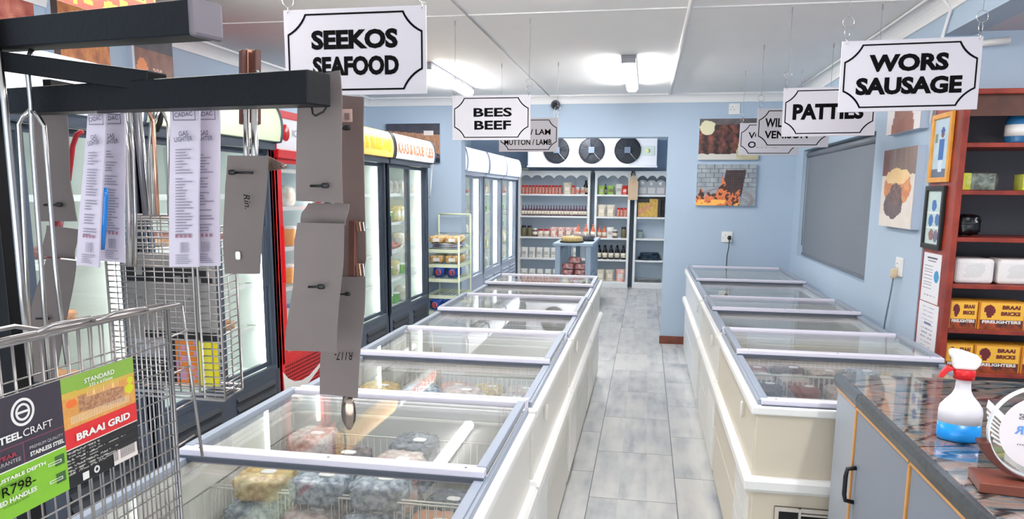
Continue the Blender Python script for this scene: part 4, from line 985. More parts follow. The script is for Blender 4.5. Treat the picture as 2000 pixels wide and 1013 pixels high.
def p_fire(u, v):
    n = fbm(u * 8, v * 8, 3); 
    c = mixc((.50, .54, .58), (.66, .69, .70), n * 1.3)                  # stone blocks
    if v > .45 and (abs((v * 9) % 1) < .10 or abs(((u * 7 + (int(v * 9) % 2) * .5)) % 1) < .08): c = (.38, .41, .45)
    d = (u - .5) ** 2 / .23 + (v - .12) ** 2 / .11
    if d < 1: c = mixc((.62, .60, .60), (.50, .48, .50), n)             # ring of the fire bowl
    if d < .72 and v < .5: c = mixc((.48, .50, .54), (.70, .72, .74), fbm(u * 20, v * 20, 4))
    g = abs(u - .62 - (v - .5) * .1)
    if .22 < v < .86 and g < .17: c = mixc((.25, .19, .20), (.45, .30, .27), n) if (u * 30 % 1 > .3 and v * 24 % 1 > .3) else (.14, .14, .17)
    fl = .15 + .62 * fbm(u * 13, 2, 9) - abs(u - .42) * .55 + .10 * fbm(u * 30, v * 12, 10)
    if v < fl and u < .74:
        t = fbm(u * 17, v * 11, 6)
        c = mixc((.98, .66, .36), (.84, .42, .26), t * 1.3) if t > .46 else mixc((.14, .12, .14), (.48, .28, .22), t * 1.4)
        if v < .14 and fbm(u * 9, v * 9, 14) > .55: c = (1, .74, .36)
    return c
def p_board(u, v):
    n = fbm(u * 10, v * 9, 11); c = mixc((.20, .20, .24), (.40, .38, .42), n)
    if v > .84: c = mixc((.30, .31, .36), (.22, .22, .26), n)
    d = abs(v - .70 + u * .24); wd = .12 + .13 * u
    if d < wd: c = mixc((.56, .40, .33), (.78, .60, .46), fbm(u * 30, v * 8, 12) * 1.2)
    if .70 < u < .88 and .70 < v < .81: c = (.90, .88, .86)
    if v < .12: c = (.16, .17, .21)
    return c
def p_sauce(u, v):
    u += .05 * (fbm(u * 14, v * 14, 25) - .5); v += .05 * (fbm(u * 14, v * 14, 26) - .5)
    n = fbm(u * 9, v * 10, 21); c = mixc((.93, .90, .86), (.88, .84, .80), n)
    if v > .66: c = mixc((.42, .34, .33), (.62, .52, .47), fbm(u * 14, v * 2, 22))
    if v > .66 and u < .22: c = mixc((.35, .22, .22), (.6, .3, .28), n)
    a = (u - .50) ** 2 / .17 + (v - .50) ** 2 / .055
    if a < 1: c = mixc((.93, .70, .45), (.78, .46, .30), fbm(u * 12, v * 14, 23) * 1.1)
    if (u - .48) ** 2 / .13 + (v - .645) ** 2 / .010 < 1: c = mixc((.97, .86, .66), (.94, .78, .52), n)
    b = (u - .42) ** 2 / .085 + (v - .29) ** 2 / .035
    if b < 1: c = mixc((.36, .30, .31), (.48, .41, .41), n)
    if (u - .47) ** 2 / .035 + (v - .42) ** 2 / .02 < 1: c = mixc((.33, .26, .27), (.62, .48, .44), fbm(u * 25, v * 25, 24))
    return c
def p_cut(u, v):
    n = fbm(u * 9, v * 9, 31); c = mixc((.42, .26, .22), (.60, .42, .34), n)
    if v > .78: c = mixc((.20, .20, .24), (.35, .33, .35), n)
    if (u - .22) ** 2 / .02 + (v - .55) ** 2 / .02 < 1: c = (.90, .55, .30)
    for k in range(3):
        if abs(u - (.62 + k * .08) + (v - .3) * .35) < .028 and v < .62: c = (.86, .68, .60)
    if u < .06 or v > .94: c = (.80, .84, .88)
    return c
def p_food(u, v):
    n = fbm(u * 12, v * 10, 41); c = mixc((.50, .25, .15), (.92, .62, .36), n * 1.1)
    if u < .12: c = (.25, .18, .18)
    return c
def p_red(u, v):
    n = fbm(u * 8, v * 8, 51); return mixc((.50, .16, .14), (.78, .50, .42), n * 1.2)
def p_steak(u, v):
    n = fbm(u * 8, v * 8, 61); c = (.90, .88, .88)
    if abs(u - .5) < (.35 - v * .3): c = mixc((.72, .45, .34), (.5, .3, .25), n)
    return c
canvas('canvas of grilled ribs with a dip, upper picture on the back wall', .60, .415, TM(.81, YB, 2.17) @ RX90, p_ribs, 96, 66)
canvas('canvas of flames under a braai grid, lower picture on the back wall', .598, .425, TM(.805, YB, 1.707) @ RX90, p_fire, 110, 78)
canvas('canvas of sliced bread on dark slate, on the back wall above the last grey fridge', .62, .425, TM(-2.57, YB, 2.142) @ RX90, p_board, 84, 60)
canvas('canvas of a burger with dark sauce beside the window', .58, .46, TM(XR, 4.72, 1.66) @ FACE_NX, p_sauce, 100, 80, d=.045)
canvas('canvas with a brown print high on the right wall, mostly behind the sausage sign', .58, .44, TM(XR, 4.72, 2.20) @ FACE_NX, p_steak, 30, 24, d=.045)
canvas('canvas of carved meat and a hand, third picture on the left wall', .40, .60, TM(XL, 4.34, 2.30) @ FACE_X, p_cut, 36, 52)
canvas('canvas of golden grilled food on the left wall, between two pictures', .42, .60, TM(XL, 3.74, 2.30) @ FACE_X, p_food, 36, 50)
canvas('small red toned canvas at the far left of the left wall', .40, .40, TM(XL, 3.22, 2.34) @ FACE_X, p_red, 30, 30)
# flame poster hung from the ceiling
def p_poster(u, v):
    n = fbm(u * 16, v * 9, 71)
    c = (1.0, .86, .16) if n > .50 else (.88, .20, .14)
    if .12 < u < .93 and v > .38 : c = (.17, .17, .20)
    if (.11 < u < .12 or .93 < u < .94) and v > .36 or (.11 < u < .94 and .34 < v < .38): c = (1, .86, .2)
    return c
PX = -1.95
pz0 = atx(113, 0, PX).z; py1 = atx(304, 20, PX).y; pw, ph = 1.0, .27; cyp = py1 - pw / 2; czp = pz0 + ph / 2
po = thing('flame_poster', 'red and yellow flame bordered poster hanging high at the top left', 'poster', (PX, cyp, pz0))
Mp = TM(PX, cyp, czp) @ FACE_X
MB().box((-pw / 2, -ph / 2, -.004), (pw / 2, ph / 2, 0), Mp).build('poster_board', mat('poster_board', (.9, .88, .8), .6), po); picture('printed_face', pw, ph, 120, 40, p_poster, Mp, po, depth=.001)
text_part('lettering', 'Pizza', .42, .11, Mp @ TM(pw * .20, -ph * .06, .002), mat('yellow_letters', (1, .86, .2), .5), po, .03)
for sx in (-.4, .4):
    q = Mp @ Vector((pw * sx, ph / 2, 0)); MB().tube([q, (q.x, q.y, ZC)], .0015, 5).build('hanging_line', HAIR, po)

# ---------------------------------------------------------------- sockets, plugs and the camera dome
def socket(label, M, plug=None):
    c = M @ Vector((0, 0, 0)); r = thing('wall_socket', label, 'socket', (c.x, c.y, c.z - .055))
    mb = MB(); mb.box((-.055, -.055, 0), (.055, .055, .012), M); mb.build('face_plate', WPLAS, r, bevel=.003)
    for px, pz in ((0, .018), (-.018, -.008), (.018, -.008)): MB().lathe([(.004, .012), (.004, .0128)], 8, M @ TM(px - .018, pz, 0)).build('pin_hole', INK, r)
    mb = MB(); mb.box((.022, .015, .012), (.04, .04, .017), M); mb.build('switch', WPLAS, r, bevel=.001)
    return r
socket('white wall socket high under the cornice, above the ribs canvas', TM(.85, YB, 2.475) @ RX90)
socket('white wall socket with black plug on the back wall above the far freezer', TM(.845, YB, 1.17) @ RX90)
socket('white wall socket with pale plug on the right wall under the burger canvas', TM(XR, 4.68, 1.20) @ FACE_NX)
pl = thing('power_plug', 'black plug and cable running down behind the farthest right freezer', 'plug', (.865, 7.99, .6)); MB().pillow(.035, .045, .045, TM(.865, 8.0, 1.14), None, 4).build('plug_body', BLACK, pl)
MB().tube([(.865, 8.0, 1.15), (.862, 7.99, 1.06), (.85, 7.99, .98), (.848, 8.0, .6), (.848, 8.0, .2)], .0045, 6).build('cable', BLACK, pl)
pl = thing('power_plug', 'pale plug with grey cable on the right wall, running down behind the middle freezer', 'plug', (1.46, 4.69, .4)); MB().pillow(.04, .035, .06, TM(1.462, 4.69, 1.13), None, 4).build('plug_body', mat('beige_plug', (.84, .76, .64), .5), pl)
MB().tube([(1.46, 4.69, 1.14), (1.455, 4.695, 1.05), (1.45, 4.74, .85), (1.445, 4.76, .4)], .005, 6).build('cable', mat('grey_cable_dark', (.42, .46, .52), .5), pl)
cd = thing('camera_dome', 'small black security camera under the back wall cornice', 'camera', (-.99, 7.98, 2.50)); MB().lathe([(.05, 0), (.05, .02), (.042, .035), (.02, .05)], 18, T(-.99, 8.04, 2.535, rx=PI / 2)).build('camera_base', mat('grey_dome', (.30, .32, .36), .4), cd)
MB().lathe([(.03, .0), (.03, .045), (.018, .06)], 18, T(-.99, 8.03, 2.535, rx=PI / 2 + .2)).build('lens', BLACK, cd); MB().tube([(-.99, 8.0, 2.50), (-1.0, 7.97, 2.44), (-.985, 7.97, 2.38)], .003, 5).build('lead', WPLAS, cd)
cr = MB(); cr.tube([(1.56, 4.33, 2.385), (1.80, 4.33, 2.405)], .018, 8); tag(cr.build('white_pipe', WPLAS), 'short white pipe on the side room wall above the red shelf', 'pipe')

# ---------------------------------------------------------------- red-brown shelf in the side room
QX0, QX1, QY0, QY1, QZ = XR + .002, 2.9, 3.99, 4.35, 2.10
rs = thing('red_bookcase', 'tall reddish brown wooden shelf at the right with firelighter boxes', 'shelf', ((QX0 + QX1) / 2, (QY0 + QY1) / 2, 0))
for x in (QX0, QX1 - .03): box((x, QY0, 0), (x + .03, QY1, QZ)).build('side_panel', REDWOOD, rs, bevel=.003)
box((QX0 + .03, QY1 - .015, 0), (QX1 - .03, QY1, QZ)).build('back_panel', mat('dark_grey_panel', (.30, .31, .35), .6), rs)
box((QX0, QY0 - .01, QZ), (QX1, QY1, QZ + .025)).build('top_board', REDWOOD, rs, bevel=.003)
box((QX0 + .03, QY0 + .02, QZ - .10), (QX1 - .03, QY0 + .035, QZ)).build('header', DKWOOD, rs)
QS = (.735, .955, 1.182, 1.415, 1.645, 1.873)
for z in QS: box((QX0 + .03, QY0 + .004, z - .022), (QX1 - .03, QY1 - .015, z)).build('shelf_board', REDWOOD, rs, bevel=.002)
box((QX0 + .03, QY0 + .01, 0), (QX1 - .03, QY1 - .015, .12)).build('plinth', REDWOOD, rs)
def mk_fire():
    r = thing('firelighter_box', 'box', 'box', (0, 0, 0)); box((-.06, -.04, 0), (.06, .08, .125)).build('carton', mat('yellow_carton', (.93, .70, .22), .5), r)
    def fn(u, v):
        n = fbm(u * 12, v * 5, 81)
        c = (.94, .72, .24)
        if v < .34: c = mixc((.20, .10, .08), (.80, .32, .12), n * 1.2 - .1)
        if v < .30 and v > .24: pass
        if u < .02 or u > .98 or v > .97: c = (.80, .45, .15)
        d = (u - .22) ** 2 / .016 + (v - .68) ** 2 / .045
        if d < 1 and not (u < .16 and v < .62): c = (.42, .12, .14)
        if abs(u - .22) < .05 and .42 < v < .6: c = (.42, .12, .14)
        return c
    picture('printed_front', .118, .123, 40, 40, fn, TM(0, -.041, .0625) @ RX90, r)
    text_part('lettering', 'BRAAI', .046, .018, TM(.022, -.0415, .092) @ RX90, mat('maroon_print', (.42, .12, .14), .5), r, .05)
    text_part('lettering', 'BRICKS', .05, .018, TM(.022, -.0415, .064) @ RX90, MATS['maroon_print'], r, .05)
    text_part('lettering', 'FIRELIGHTERS', .10, .014, TM(0, -.0415, .028) @ RX90, WPLAS, r, .04)
    return r
FB = Set(mk_fire); FB_Y = QY0 + .06
def fx(px, Y, py=620): return at(px, py, Y).x
for x, z, sx, lb in ((1.592, QS[1], 1.06, 'firelighter box at the left end of the upper of the two box shelves'), (1.768, QS[1], 1.76, 'firelighter box second from the left on the upper of the two box shelves'),
                     (1.592, QS[0], 1.06, 'firelighter box at the left end of the lower box shelf, behind the spray bottle'), (1.768, QS[0], 1.76, 'firelighter box in the middle of the lower box shelf'), (1.985, QS[0], 1.76, 'firelighter box cut by the right picture edge')):
    FB.put((x, FB_Y, z + .001), 0, lb, None, (sx, 1, 1.12))
def mk_foam():
    r = thing('foam_tray_pack', 'pack', 'pack', (0, 0, 0)); box((-.09, -.08, 0), (.09, .08, .125)).build('foam_trays', mat('white_foam', (.90, .885, .88), .6, bump=(50, .3)), r, bevel=.018, seg=3); MB().pillow(.185, .165, .13, None, random.Random(9), 7, .03).build('clear_wrap', FILM, r); return r
FO = Set(mk_foam)
for px, lb in ((1876, 'white foam tray pack at the left end of the middle shelf'), (1955, 'white foam tray pack second on the middle shelf'), (2035, 'white foam tray pack at the right picture edge')): FO.put(({1876: 1.628, 1955: 1.826, 2035: 2.024}[px], 4.10, QS[2] + .001), 0, lb)
bb = MB(); bb.pillow(.11, .12, .10, TM(1.592, 4.1, QS[3] + .008), random.Random(12), 9, .10); tag(bb.build('black_bag', mat('black_shiny_bag', (.06, .08, .10), .25)), 'crumpled black plastic bag on the shelf above the foam trays', 'bag')
gx = 1.532; gp = thing('green_packet', 'clear wrapped dark pack with a yellow green end, second shelf from top', 'packet', (gx + .06, 4.1, QS[4]))
box((gx, 4.04, QS[4] + .001), (gx + .045, 4.15, QS[4] + .085)).build('lime_end', mat('lime_carton', (.82, .84, .25), .5), gp, bevel=.004); box((gx + .045, 4.04, QS[4] + .001), (gx + .155, 4.15, QS[4] + .083)).build('dark_body', mat('olive_pack', (.28, .32, .28), .3, noise=(40, .3, '8e9a8c')), gp, bevel=.004)
MB().pillow(.175, .13, .09, TM(gx + .088, 4.095, QS[4] + .001), random.Random(2), 6, .03).build('film', FILM, gp)
g2 = at(1992, 345, 4.08).x; gp = thing('green_packet', 'lime packet at the right picture edge on the second shelf from top', 'packet', (g2 + .05, 4.1, QS[4])); box((g2, 4.04, QS[4] + .001), (g2 + .10, 4.14, QS[4] + .08)).build('carton', MATS['lime_carton'], gp, bevel=.004); MB().pillow(.12, .12, .085, TM(g2 + .05, 4.09, QS[4] + .001), random.Random(2), 6, .03).build('film', FILM, gp)
bx = at(1988, 240, 4.1).x; bt = thing('blue_bottle', 'bottle of blue liquid with white label on the top shelf at the right edge', 'bottle', (bx, 4.1, QS[5]))
MB().lathe([(.05, 0), (.052, .01), (.052, .11), (.04, .135), (.018, .15), (.018, .155)], 20, TM(bx, 4.1, QS[5] + .001)).build('bottle_body', mat('deep_blue_liquid', (.16, .42, .62), .2), bt)
MB().lathe([(.053, .035), (.053, .09)], 20, TM(bx, 4.1, QS[5] + .001)).build('label', WPLAS, bt); MB().lathe([(.02, .155), (.02, .185), (.012, .19)], 14, TM(bx, 4.1, QS[5] + .001)).build('cap', mat('grey_blue_cap', (.62, .68, .74), .4), bt)
# framed photographs and notices on the shelf's side panel
def wallframe(label, y0, y1, z0, z1, fm, fn, name='photo_frame'):
    X = QX0; r = thing(name, label, 'picture frame', (X, (y0 + y1) / 2, z0)); b = .026
    MB().ring([(y0, z0), (y1, z0), (y1, z1), (y0, z1)], [(y0 + b, z0 + b), (y1 - b, z0 + b), (y1 - b, z1 - b), (y0 + b, z1 - b)], X - .018, X - .001, 'yz').build('frame', fm, r, bevel=.003)
    picture('photograph', y1 - y0 - 2 * b + .004, z1 - z0 - 2 * b + .004, 26, 40, fn, TM(X - .006, (y0 + y1) / 2, (z0 + z1) / 2) @ FACE_NX, r); return r
def p_ph1(u, v):
    n = fbm(u * 7, v * 9, 91); c = mixc((.80, .88, .92), (.66, .78, .86), n)
    if v < .16: c = (.35, .42, .52)
    if abs(u - .5) < .16 and .30 < v < .66: c = (.18, .42, .70)
    if abs(u - .5) < .13 and .10 < v < .30: c = (.84, .88, .92)
    if (u - .52) ** 2 / .01 + (v - .73) ** 2 / .004 < 1: c = (.45, .30, .25)
    if (u - .52) ** 2 / .014 + (v - .79) ** 2 / .003 < 1: c = (.12, .30, .60)
    if .06 < u < .22 and .6 < v < .75: c = (.45, .55, .50)
    return c
def p_ph2(u, v):
    n = fbm(u * 6, v * 8, 95); c = mixc((.84, .90, .88), (.70, .80, .80), n)
    for cx, cy in ((.45, .72), (.30, .44), (.72, .46), (.40, .18), (.7, .16)):
        if (u - cx) ** 2 / .025 + (v - cy) ** 2 / .012 < 1: c = mixc((.22, .45, .72), (.62, .42, .36), hsh(cx * 50, cy * 50))
    if .30 < v < .33 or .58 < v < .61: c = (.95, .95, .94)
    return c
wallframe('orange wooden framed photo of a person in blue, upper on the shelf side', 4.08, 4.345, 1.685, 2.035, mat('orange_wood_frame', (.93, .66, .27), .35, noise=(14, .15)), p_ph1)
wallframe('black framed photo on the red shelf side, below the orange frame', 4.095, 4.35, 1.34, 1.668, BLACK, p_ph2)
def p_note(k):
    def fn(u, v):
        c = (.92, .92, .94)
        if k == 0:
            if .93 > v > .90 and .2 < u < .8 or .86 > v > .84 and .25 < u < .75: c = (.35, .36, .42)
            if (u - .82) ** 2 / .02 + (v - .55) ** 2 / .015 < 1: c = (.25, .60, .78)
            if .25 < v < .75 and int(v * 60) % 4 == 0 and .10 < u < .6: c = (.62, .63, .68)
            if .10 < v < .18 and .2 < u < .85 and int(v * 40) % 2 and hsh(u * 40, v * 40) > .35: c = (.30, .31, .36)
        else:
            if int(v * 44) % 4 == 0 and .2 < u < .8 and hsh(u * 30, v * 44, 3) > .3: c = (.66, .67, .71)
            if .55 < v < .60 and .35 < u < .7: c = (.45, .50, .62)
        return c
    return fn
for k, (y0, y1, z0, z1, lb) in enumerate(((4.075, 4.315, 1.06, 1.318, 'white notice with a blue figure taped to the red shelf side'), (4.05, 4.32, .80, 1.055, 'white typed notice below the blue figure notice'))):
    r = thing('paper_notice', lb, 'notice', (QX0, (y0 + y1) / 2, z0)); box((QX0 - .003, y0, z0), (QX0 - .001, y1, z1)).build('paper', mat('white_paper', (.92, .92, .94), .7), r)
    picture('printed_text', y1 - y0 - .004, z1 - z0 - .004, 34, 56, p_note(k), TM(QX0 - .0036, (y0 + y1) / 2, (z0 + z1) / 2) @ FACE_NX, r)

# ---------------------------------------------------------------- counter
KX, KY1, KZ = .68, 2.685, 1.0
def marble():
    mt = bpy.data.materials.new('polished_marble'); mt.use_nodes = True; nt = mt.node_tree; b = nt.nodes['Principled BSDF']; N = nt.nodes; L = nt.links
    tc = N.new('ShaderNodeTexCoord'); mp = N.new('ShaderNodeMapping'); mp.inputs['Rotation'].default_value = (0, 0, .5); mp.inputs['Scale'].default_value = (1.5, 5, 1); L.new(tc.outputs['Object'], mp.inputs[0])
    n1 = N.new('ShaderNodeTexNoise'); n1.inputs['Scale'].default_value = 3.2; n1.inputs['Detail'].default_value = 9; n1.inputs['Distortion'].default_value = 2.6; n1.inputs['Roughness'].default_value = .68; L.new(mp.outputs[0], n1.inputs['Vector'])
    r = N.new('ShaderNodeValToRGB'); L.new(n1.outputs['Fac'], r.inputs[0]); e = r.color_ramp.elements
    e[0].position = .30; e[0].color = lin((.10, .12, .14)) + (1,); e[1].position = .78; e[1].color = lin((.74, .60, .50)) + (1,)
    for p, c in ((.42, (.30, .38, .42)), (.50, (.44, .46, .46)), (.55, (.60, .46, .38)), (.60, (.34, .37, .40)), (.68, (.66, .50, .42))):
        k = e.new(p); k.color = lin(c) + (1,)
    w_ = N.new('ShaderNodeTexWave'); w_.inputs['Scale'].default_value = 1.6; w_.inputs['Distortion'].default_value = 14; w_.inputs['Detail'].default_value = 4; L.new(mp.outputs[0], w_.inputs['Vector'])
    r2 = N.new('ShaderNodeValToRGB'); L.new(w_.outputs['Fac'], r2.inputs[0]); r2.color_ramp.elements[0].position = .0; r2.color_ramp.elements[0].color = (1, 1, 1, 1); r2.color_ramp.elements[1].position = .10; r2.color_ramp.elements[1].color = (0, 0, 0, 1)
    mx = N.new('ShaderNodeMix'); mx.data_type = 'RGBA'; L.new(r2.outputs[0], mx.inputs['Factor']); L.new(r.outputs[0], mx.inputs['A']); mx.inputs['B'].default_value = lin((.12, .13, .15)) + (1,)
    L.new(mx.outputs['Result'], b.inputs['Base Color']); b.inputs['Roughness'].default_value = .06; b.inputs['Coat Weight'].default_value = .6; b.inputs['Coat Roughness'].default_value = .03
    return mt
co = thing('shop_counter', 'grey fronted shop counter with black and orange marble top', 'counter', (1.2, 1.7, 0))
box((KX + .012, .2, KZ - .03), (1.75, KY1, KZ)).build('marble_top', marble(), co, bevel=.003)
ed = mat('dark_edge_stone', (.20, .22, .24), .3, noise=(60, .4, '4a4f55'))
mb = MB(); mb.prism([(KX - .002, KZ - .045), (KX - .010, KZ - .02), (KX - .004, KZ), (KX + .0115, KZ), (KX + .0115, KZ - .045)], .2, 2.40, 'xz'); mb.build('front_edge', ed, co)
mb = MB(); mb.prism([(KX - .002, KZ - .045), (KX - .010, KZ - .02), (KX - .004, KZ), (KX + .0115, KZ), (KX + .0115, KZ - .045)], 2.405, KY1 + .002, 'xz'); mb.build('front_edge', mat('grey_edge_piece', (.32, .35, .38), .35), co)
box((KX + .02, .2, .08), (1.72, KY1 - .02, KZ - .03)).build('carcass', GREYLAM, co)
box((KX + .05, .22, 0), (1.70, KY1 - .05, .08)).build('plinth', BLACK, co)
def door(y0, y1, nm='door', handle=None, m=GREYLAM):
    d = box((KX + .004, y0, .10), (KX + .019, y1, KZ - .055)).build(nm, m, co, bevel=.002)
    if handle: 
        hb = MB(); yy = handle; hb.tube([(KX + .004, yy, .765), (KX - .022, yy, .760), (KX - .026, yy, .735), (KX - .026, yy, .675), (KX - .022, yy, .655), (KX + .004, yy, .650)], .007, 8); hb.build('handle', BLACK, d)
    return d
door(2.435, KY1 - .012, 'end_panel', None, mat('lighter_grey_laminate', (.60, .63, .67), .4)); door(1.95, 2.42, 'door', 2.385); door(1.45, 1.93, 'door', 1.50); door(.95, 1.43, 'door', 1.38)
for y in (2.4275, 1.94, 1.44): box((KX - .001, y - .0055, .10), (KX + .012, y + .0055, KZ - .055)).build('pine_strip', PINEW, co, bevel=.002)
for a, b in ((.95, 1.935), (1.945, 2.422), (2.433, KY1 - .012)): box((KX - .001, a, KZ - .055), (KX + .012, b, KZ - .0455)).build('pine_top_strip', PINEW, co, bevel=.002)
# spray bottle
SX, SY = at(1868, 862, 1).x, 0
d_ = at(1870, 858, 1.0); sp = Vector((0, 0, CAMH)) + (d_ - Vector((0, 0, CAMH))) * ((CAMH - KZ) / (CAMH - d_.z))
sb = thing('spray_bottle', 'spray bottle half full of blue cleaner with red and white trigger', 'bottle', (sp.x, sp.y, KZ + .001), rotz=0)
Mb = TM(sp.x, sp.y, KZ + .001); kx, ky = .80, .55
Mb = Mb @ Matrix.Rotation(YAW * -1.2, 4, 'Z') @ Matrix.Diagonal((1, 1, .89, 1))
prof = [(.054, 0), (.060, .004), (.062, .012), (.0625, .085), (.060, .098), (.047, .115), (.030, .133), (.0235, .147), (.022, .160), (.0205, .186)]
def sect(a, b, off=0):
    out = []; 
    zs = [a] + [z for _, z in prof if a < z < b] + [b]
    for z in zs:
        for i in range(len(prof) - 1):
            if prof[i][1] <= z <= prof[i + 1][1]:
                t = (z - prof[i][1]) / (prof[i + 1][1] - prof[i][1]); out.append((prof[i][0] * (1 - t) + prof[i + 1][0] * t + off, z)); break
    return out
MB().lathe(sect(0, .052), 32, Mb, True, kx, ky).build('blue_cleaner', mat('bright_blue_cleaner', (.10, .58, .92), .25, emit=0), sb)
MB().lathe(sect(.052, .186), 32, Mb, True, kx, ky).build('bottle_body', mat('milky_plastic', (.93, .92, .95), .3), sb)
MB().lathe([(.0245, .180), (.0245, .205), (.022, .207)], 24, Mb).build('red_collar', COKERED, sb)
tr = MB(); tr.prism([(-.020, .207), (-.040, .214), (-.052, .195), (-.057, .178), (-.046, .180), (-.036, .197), (-.024, .204)], -.009, .009, 'xz', Mb); tr.build('trigger', COKERED, sb, bevel=.003)
hd = MB(); hd.prism([(-.026, .207), (.022, .207), (.031, .222), (.034, .238), (.024, .250), (-.010, .262), (-.038, .265), (-.040, .250), (-.032, .236)], -.014, .014, 'xz', Mb); hd.build('sprayer_head', WPLAS, sb, bevel=.007, seg=3)
# trophy
tb0 = Vector((.73, 1.655, KZ)); tr_ = thing('glass_trophy', 'round clear award on curved dark wood base at the counter edge', 'trophy', (.82, 1.64, KZ + .001))
TW = mat('trophy_mahogany', (.36, .16, .12), .35, noise=(20, .2))
Mt = T(.835, 1.665, KZ + .001, rz=-.15)
MB().box((-.115, -.055, 0), (.115, .045, .022), Mt).build('wood_base', mat('trophy_redwood', (.50, .26, .20), .4, noise=(20, .2)), tr_, bevel=.002)
arc = [(.100 * math.cos(a), .128 + .100 * math.sin(a)) for a in [PI * (1.09 + .82 * i / 20) for i in range(21)]]; arc2 = [(.122 * math.cos(a), .128 + .104 * math.sin(a)) for a in [PI * (1.91 - .82 * i / 20) for i in range(21)]]
MB().prism(arc + arc2, -.022, .014, 'xz', Mt).build('curved_cradle', TW, tr_, bevel=.001)
circ = lambda r_, n=48: [(r_ * math.cos(i * 2 * PI / n), .128 + r_ * math.sin(i * 2 * PI / n)) for i in range(n)]
MB().prism(circ(.0995), -.010, .004, 'xz', Mt).build('glass_disc', GLASS, tr_)
MB().ring(circ(.0998), circ(.0965), -.0108, .0048, 'xz', Mt).build('disc_rim', mat('pale_glass_edge', (.88, .90, .92), .15), tr_)
MB().prism(circ(.080), -.0115, -.0105, 'xz', Mt).build('white_plaque', mat('plaque_white', (.90, .87, .89), .5), tr_)
MIR = Matrix.Scale(-1, 4, (1, 0, 0))
for s, w_, h__, x, z, mt_, bo in (('WINNER', .105, .018, 0, .123, mat('blue_letters', (.40, .60, .86), .5), .03), ('winning', .085, .016, -.005, .155, mat('grey_letters', (.40, .38, .42), .5), 0), ('Let\'s', .04, .012, .0, .180, MATS['grey_letters'], 0), ('Butchery', .05, .006, 0, .108, MATS['grey_letters'], 0), ('Competition', .09, .007, 0, .097, MATS['grey_letters'], 0), ('2024', .03, .008, 0, .074, MATS['grey_letters'], .01)):
    text_part('lettering', s, w_, h__, Mt @ TM(x, -.0118, z) @ RX90 @ MIR, mt_, tr_, bo)
pn = MB(); rr = random.Random(2)
for k in range(7):
    a = -.25 + k * .09; p0 = Vector((.905, 1.80, KZ + .02 + k * .003)); dr = Vector((-.10 * math.cos(a), .03 + .05 * math.sin(a * 2), .05 + .008 * k)); sd = Vector((.01, .02, .004))
    pn.add([p0 - sd, p0 + sd, p0 + sd + dr, p0 - sd + dr, p0 - sd - Vector((0, 0, .001)), p0 + sd - Vector((0, 0, .001)), p0 + sd + dr - Vector((0, 0, .001)), p0 - sd + dr - Vector((0, 0, .001))], [(0, 1, 2, 3), (7, 6, 5, 4), (0, 4, 5, 1), (1, 5, 6, 2), (2, 6, 7, 3), (3, 7, 4, 0)])
pn.box((.86, 1.76, KZ), (.99, 1.86, KZ + .022))
tag(pn.build('paper_slips', mat('white_paper_slips', (.93, .91, .90), .6)), 'fan of white paper slips standing behind the trophy', 'papers')
# ---------------------------------------------------------------- black display stand in the foreground
def bar(p, q, w_, hh, M=None):
    p = Vector(p); q = Vector(q); t = (q - p).normalized(); s = t.cross(Vector((0, 0, 1))).normalized(); u = s.cross(t)
    mb = MB(); vs = []
    for e in (p, q):
        for a, b in ((-1, -1), (1, -1), (1, 1), (-1, 1)): vs.append(e + s * a * w_ / 2 + u * b * hh / 2)
    mb.add(vs, [(3, 2, 1, 0), (4, 5, 6, 7), (0, 1, 5, 4), (1, 2, 6, 5), (2, 3, 7, 6), (3, 0, 4, 7)]); return mb
b1a, b1b = at(402, 39, .935), Vector((-1.22, 1.208, 1.888))
b2a, b2b = at(624, 173, .98), Vector((-1.171, 1.235, 1.778))
st = thing('display_stand', 'black square tube display stand with arms, foreground left', 'stand', (-1.12, 1.14, 0))
bar(b1a, b1b, .045, .045).build('upper_arm', BLACKMET, st, bevel=.002)
bar(b1a + Vector((.006, -.002, 0)), b1a + Vector((-.006, .002, 0)), .049, .049).build('end_cap', ALU, st, bevel=.005)
bar(b2a, b2b, .045, .045).build('lower_arm', BLACKMET, st, bevel=.002)
bar((-1.15, 1.16, 1.842), (-.778, 1.10, 1.788), .040, .032).build('cross_arm', BLACKMET, st, bevel=.002)
box((-1.139, 1.105, .02), (-1.101, 1.145, 2.02)).build('post', BLACKMET, st, bevel=.002)
bar((-1.06, 1.19, 1.803), (-1.06, 1.48, 1.803), .016, .016).build('rear_arm', BLACKMET, st)
box((-1.45, 1.10, 0), (-.80, 1.15, .03)).build('foot', BLACKMET, st, bevel=.003); box((-1.145, .80, 0), (-1.095, 1.27, .029)).build('foot', BLACKMET, st, bevel=.003)

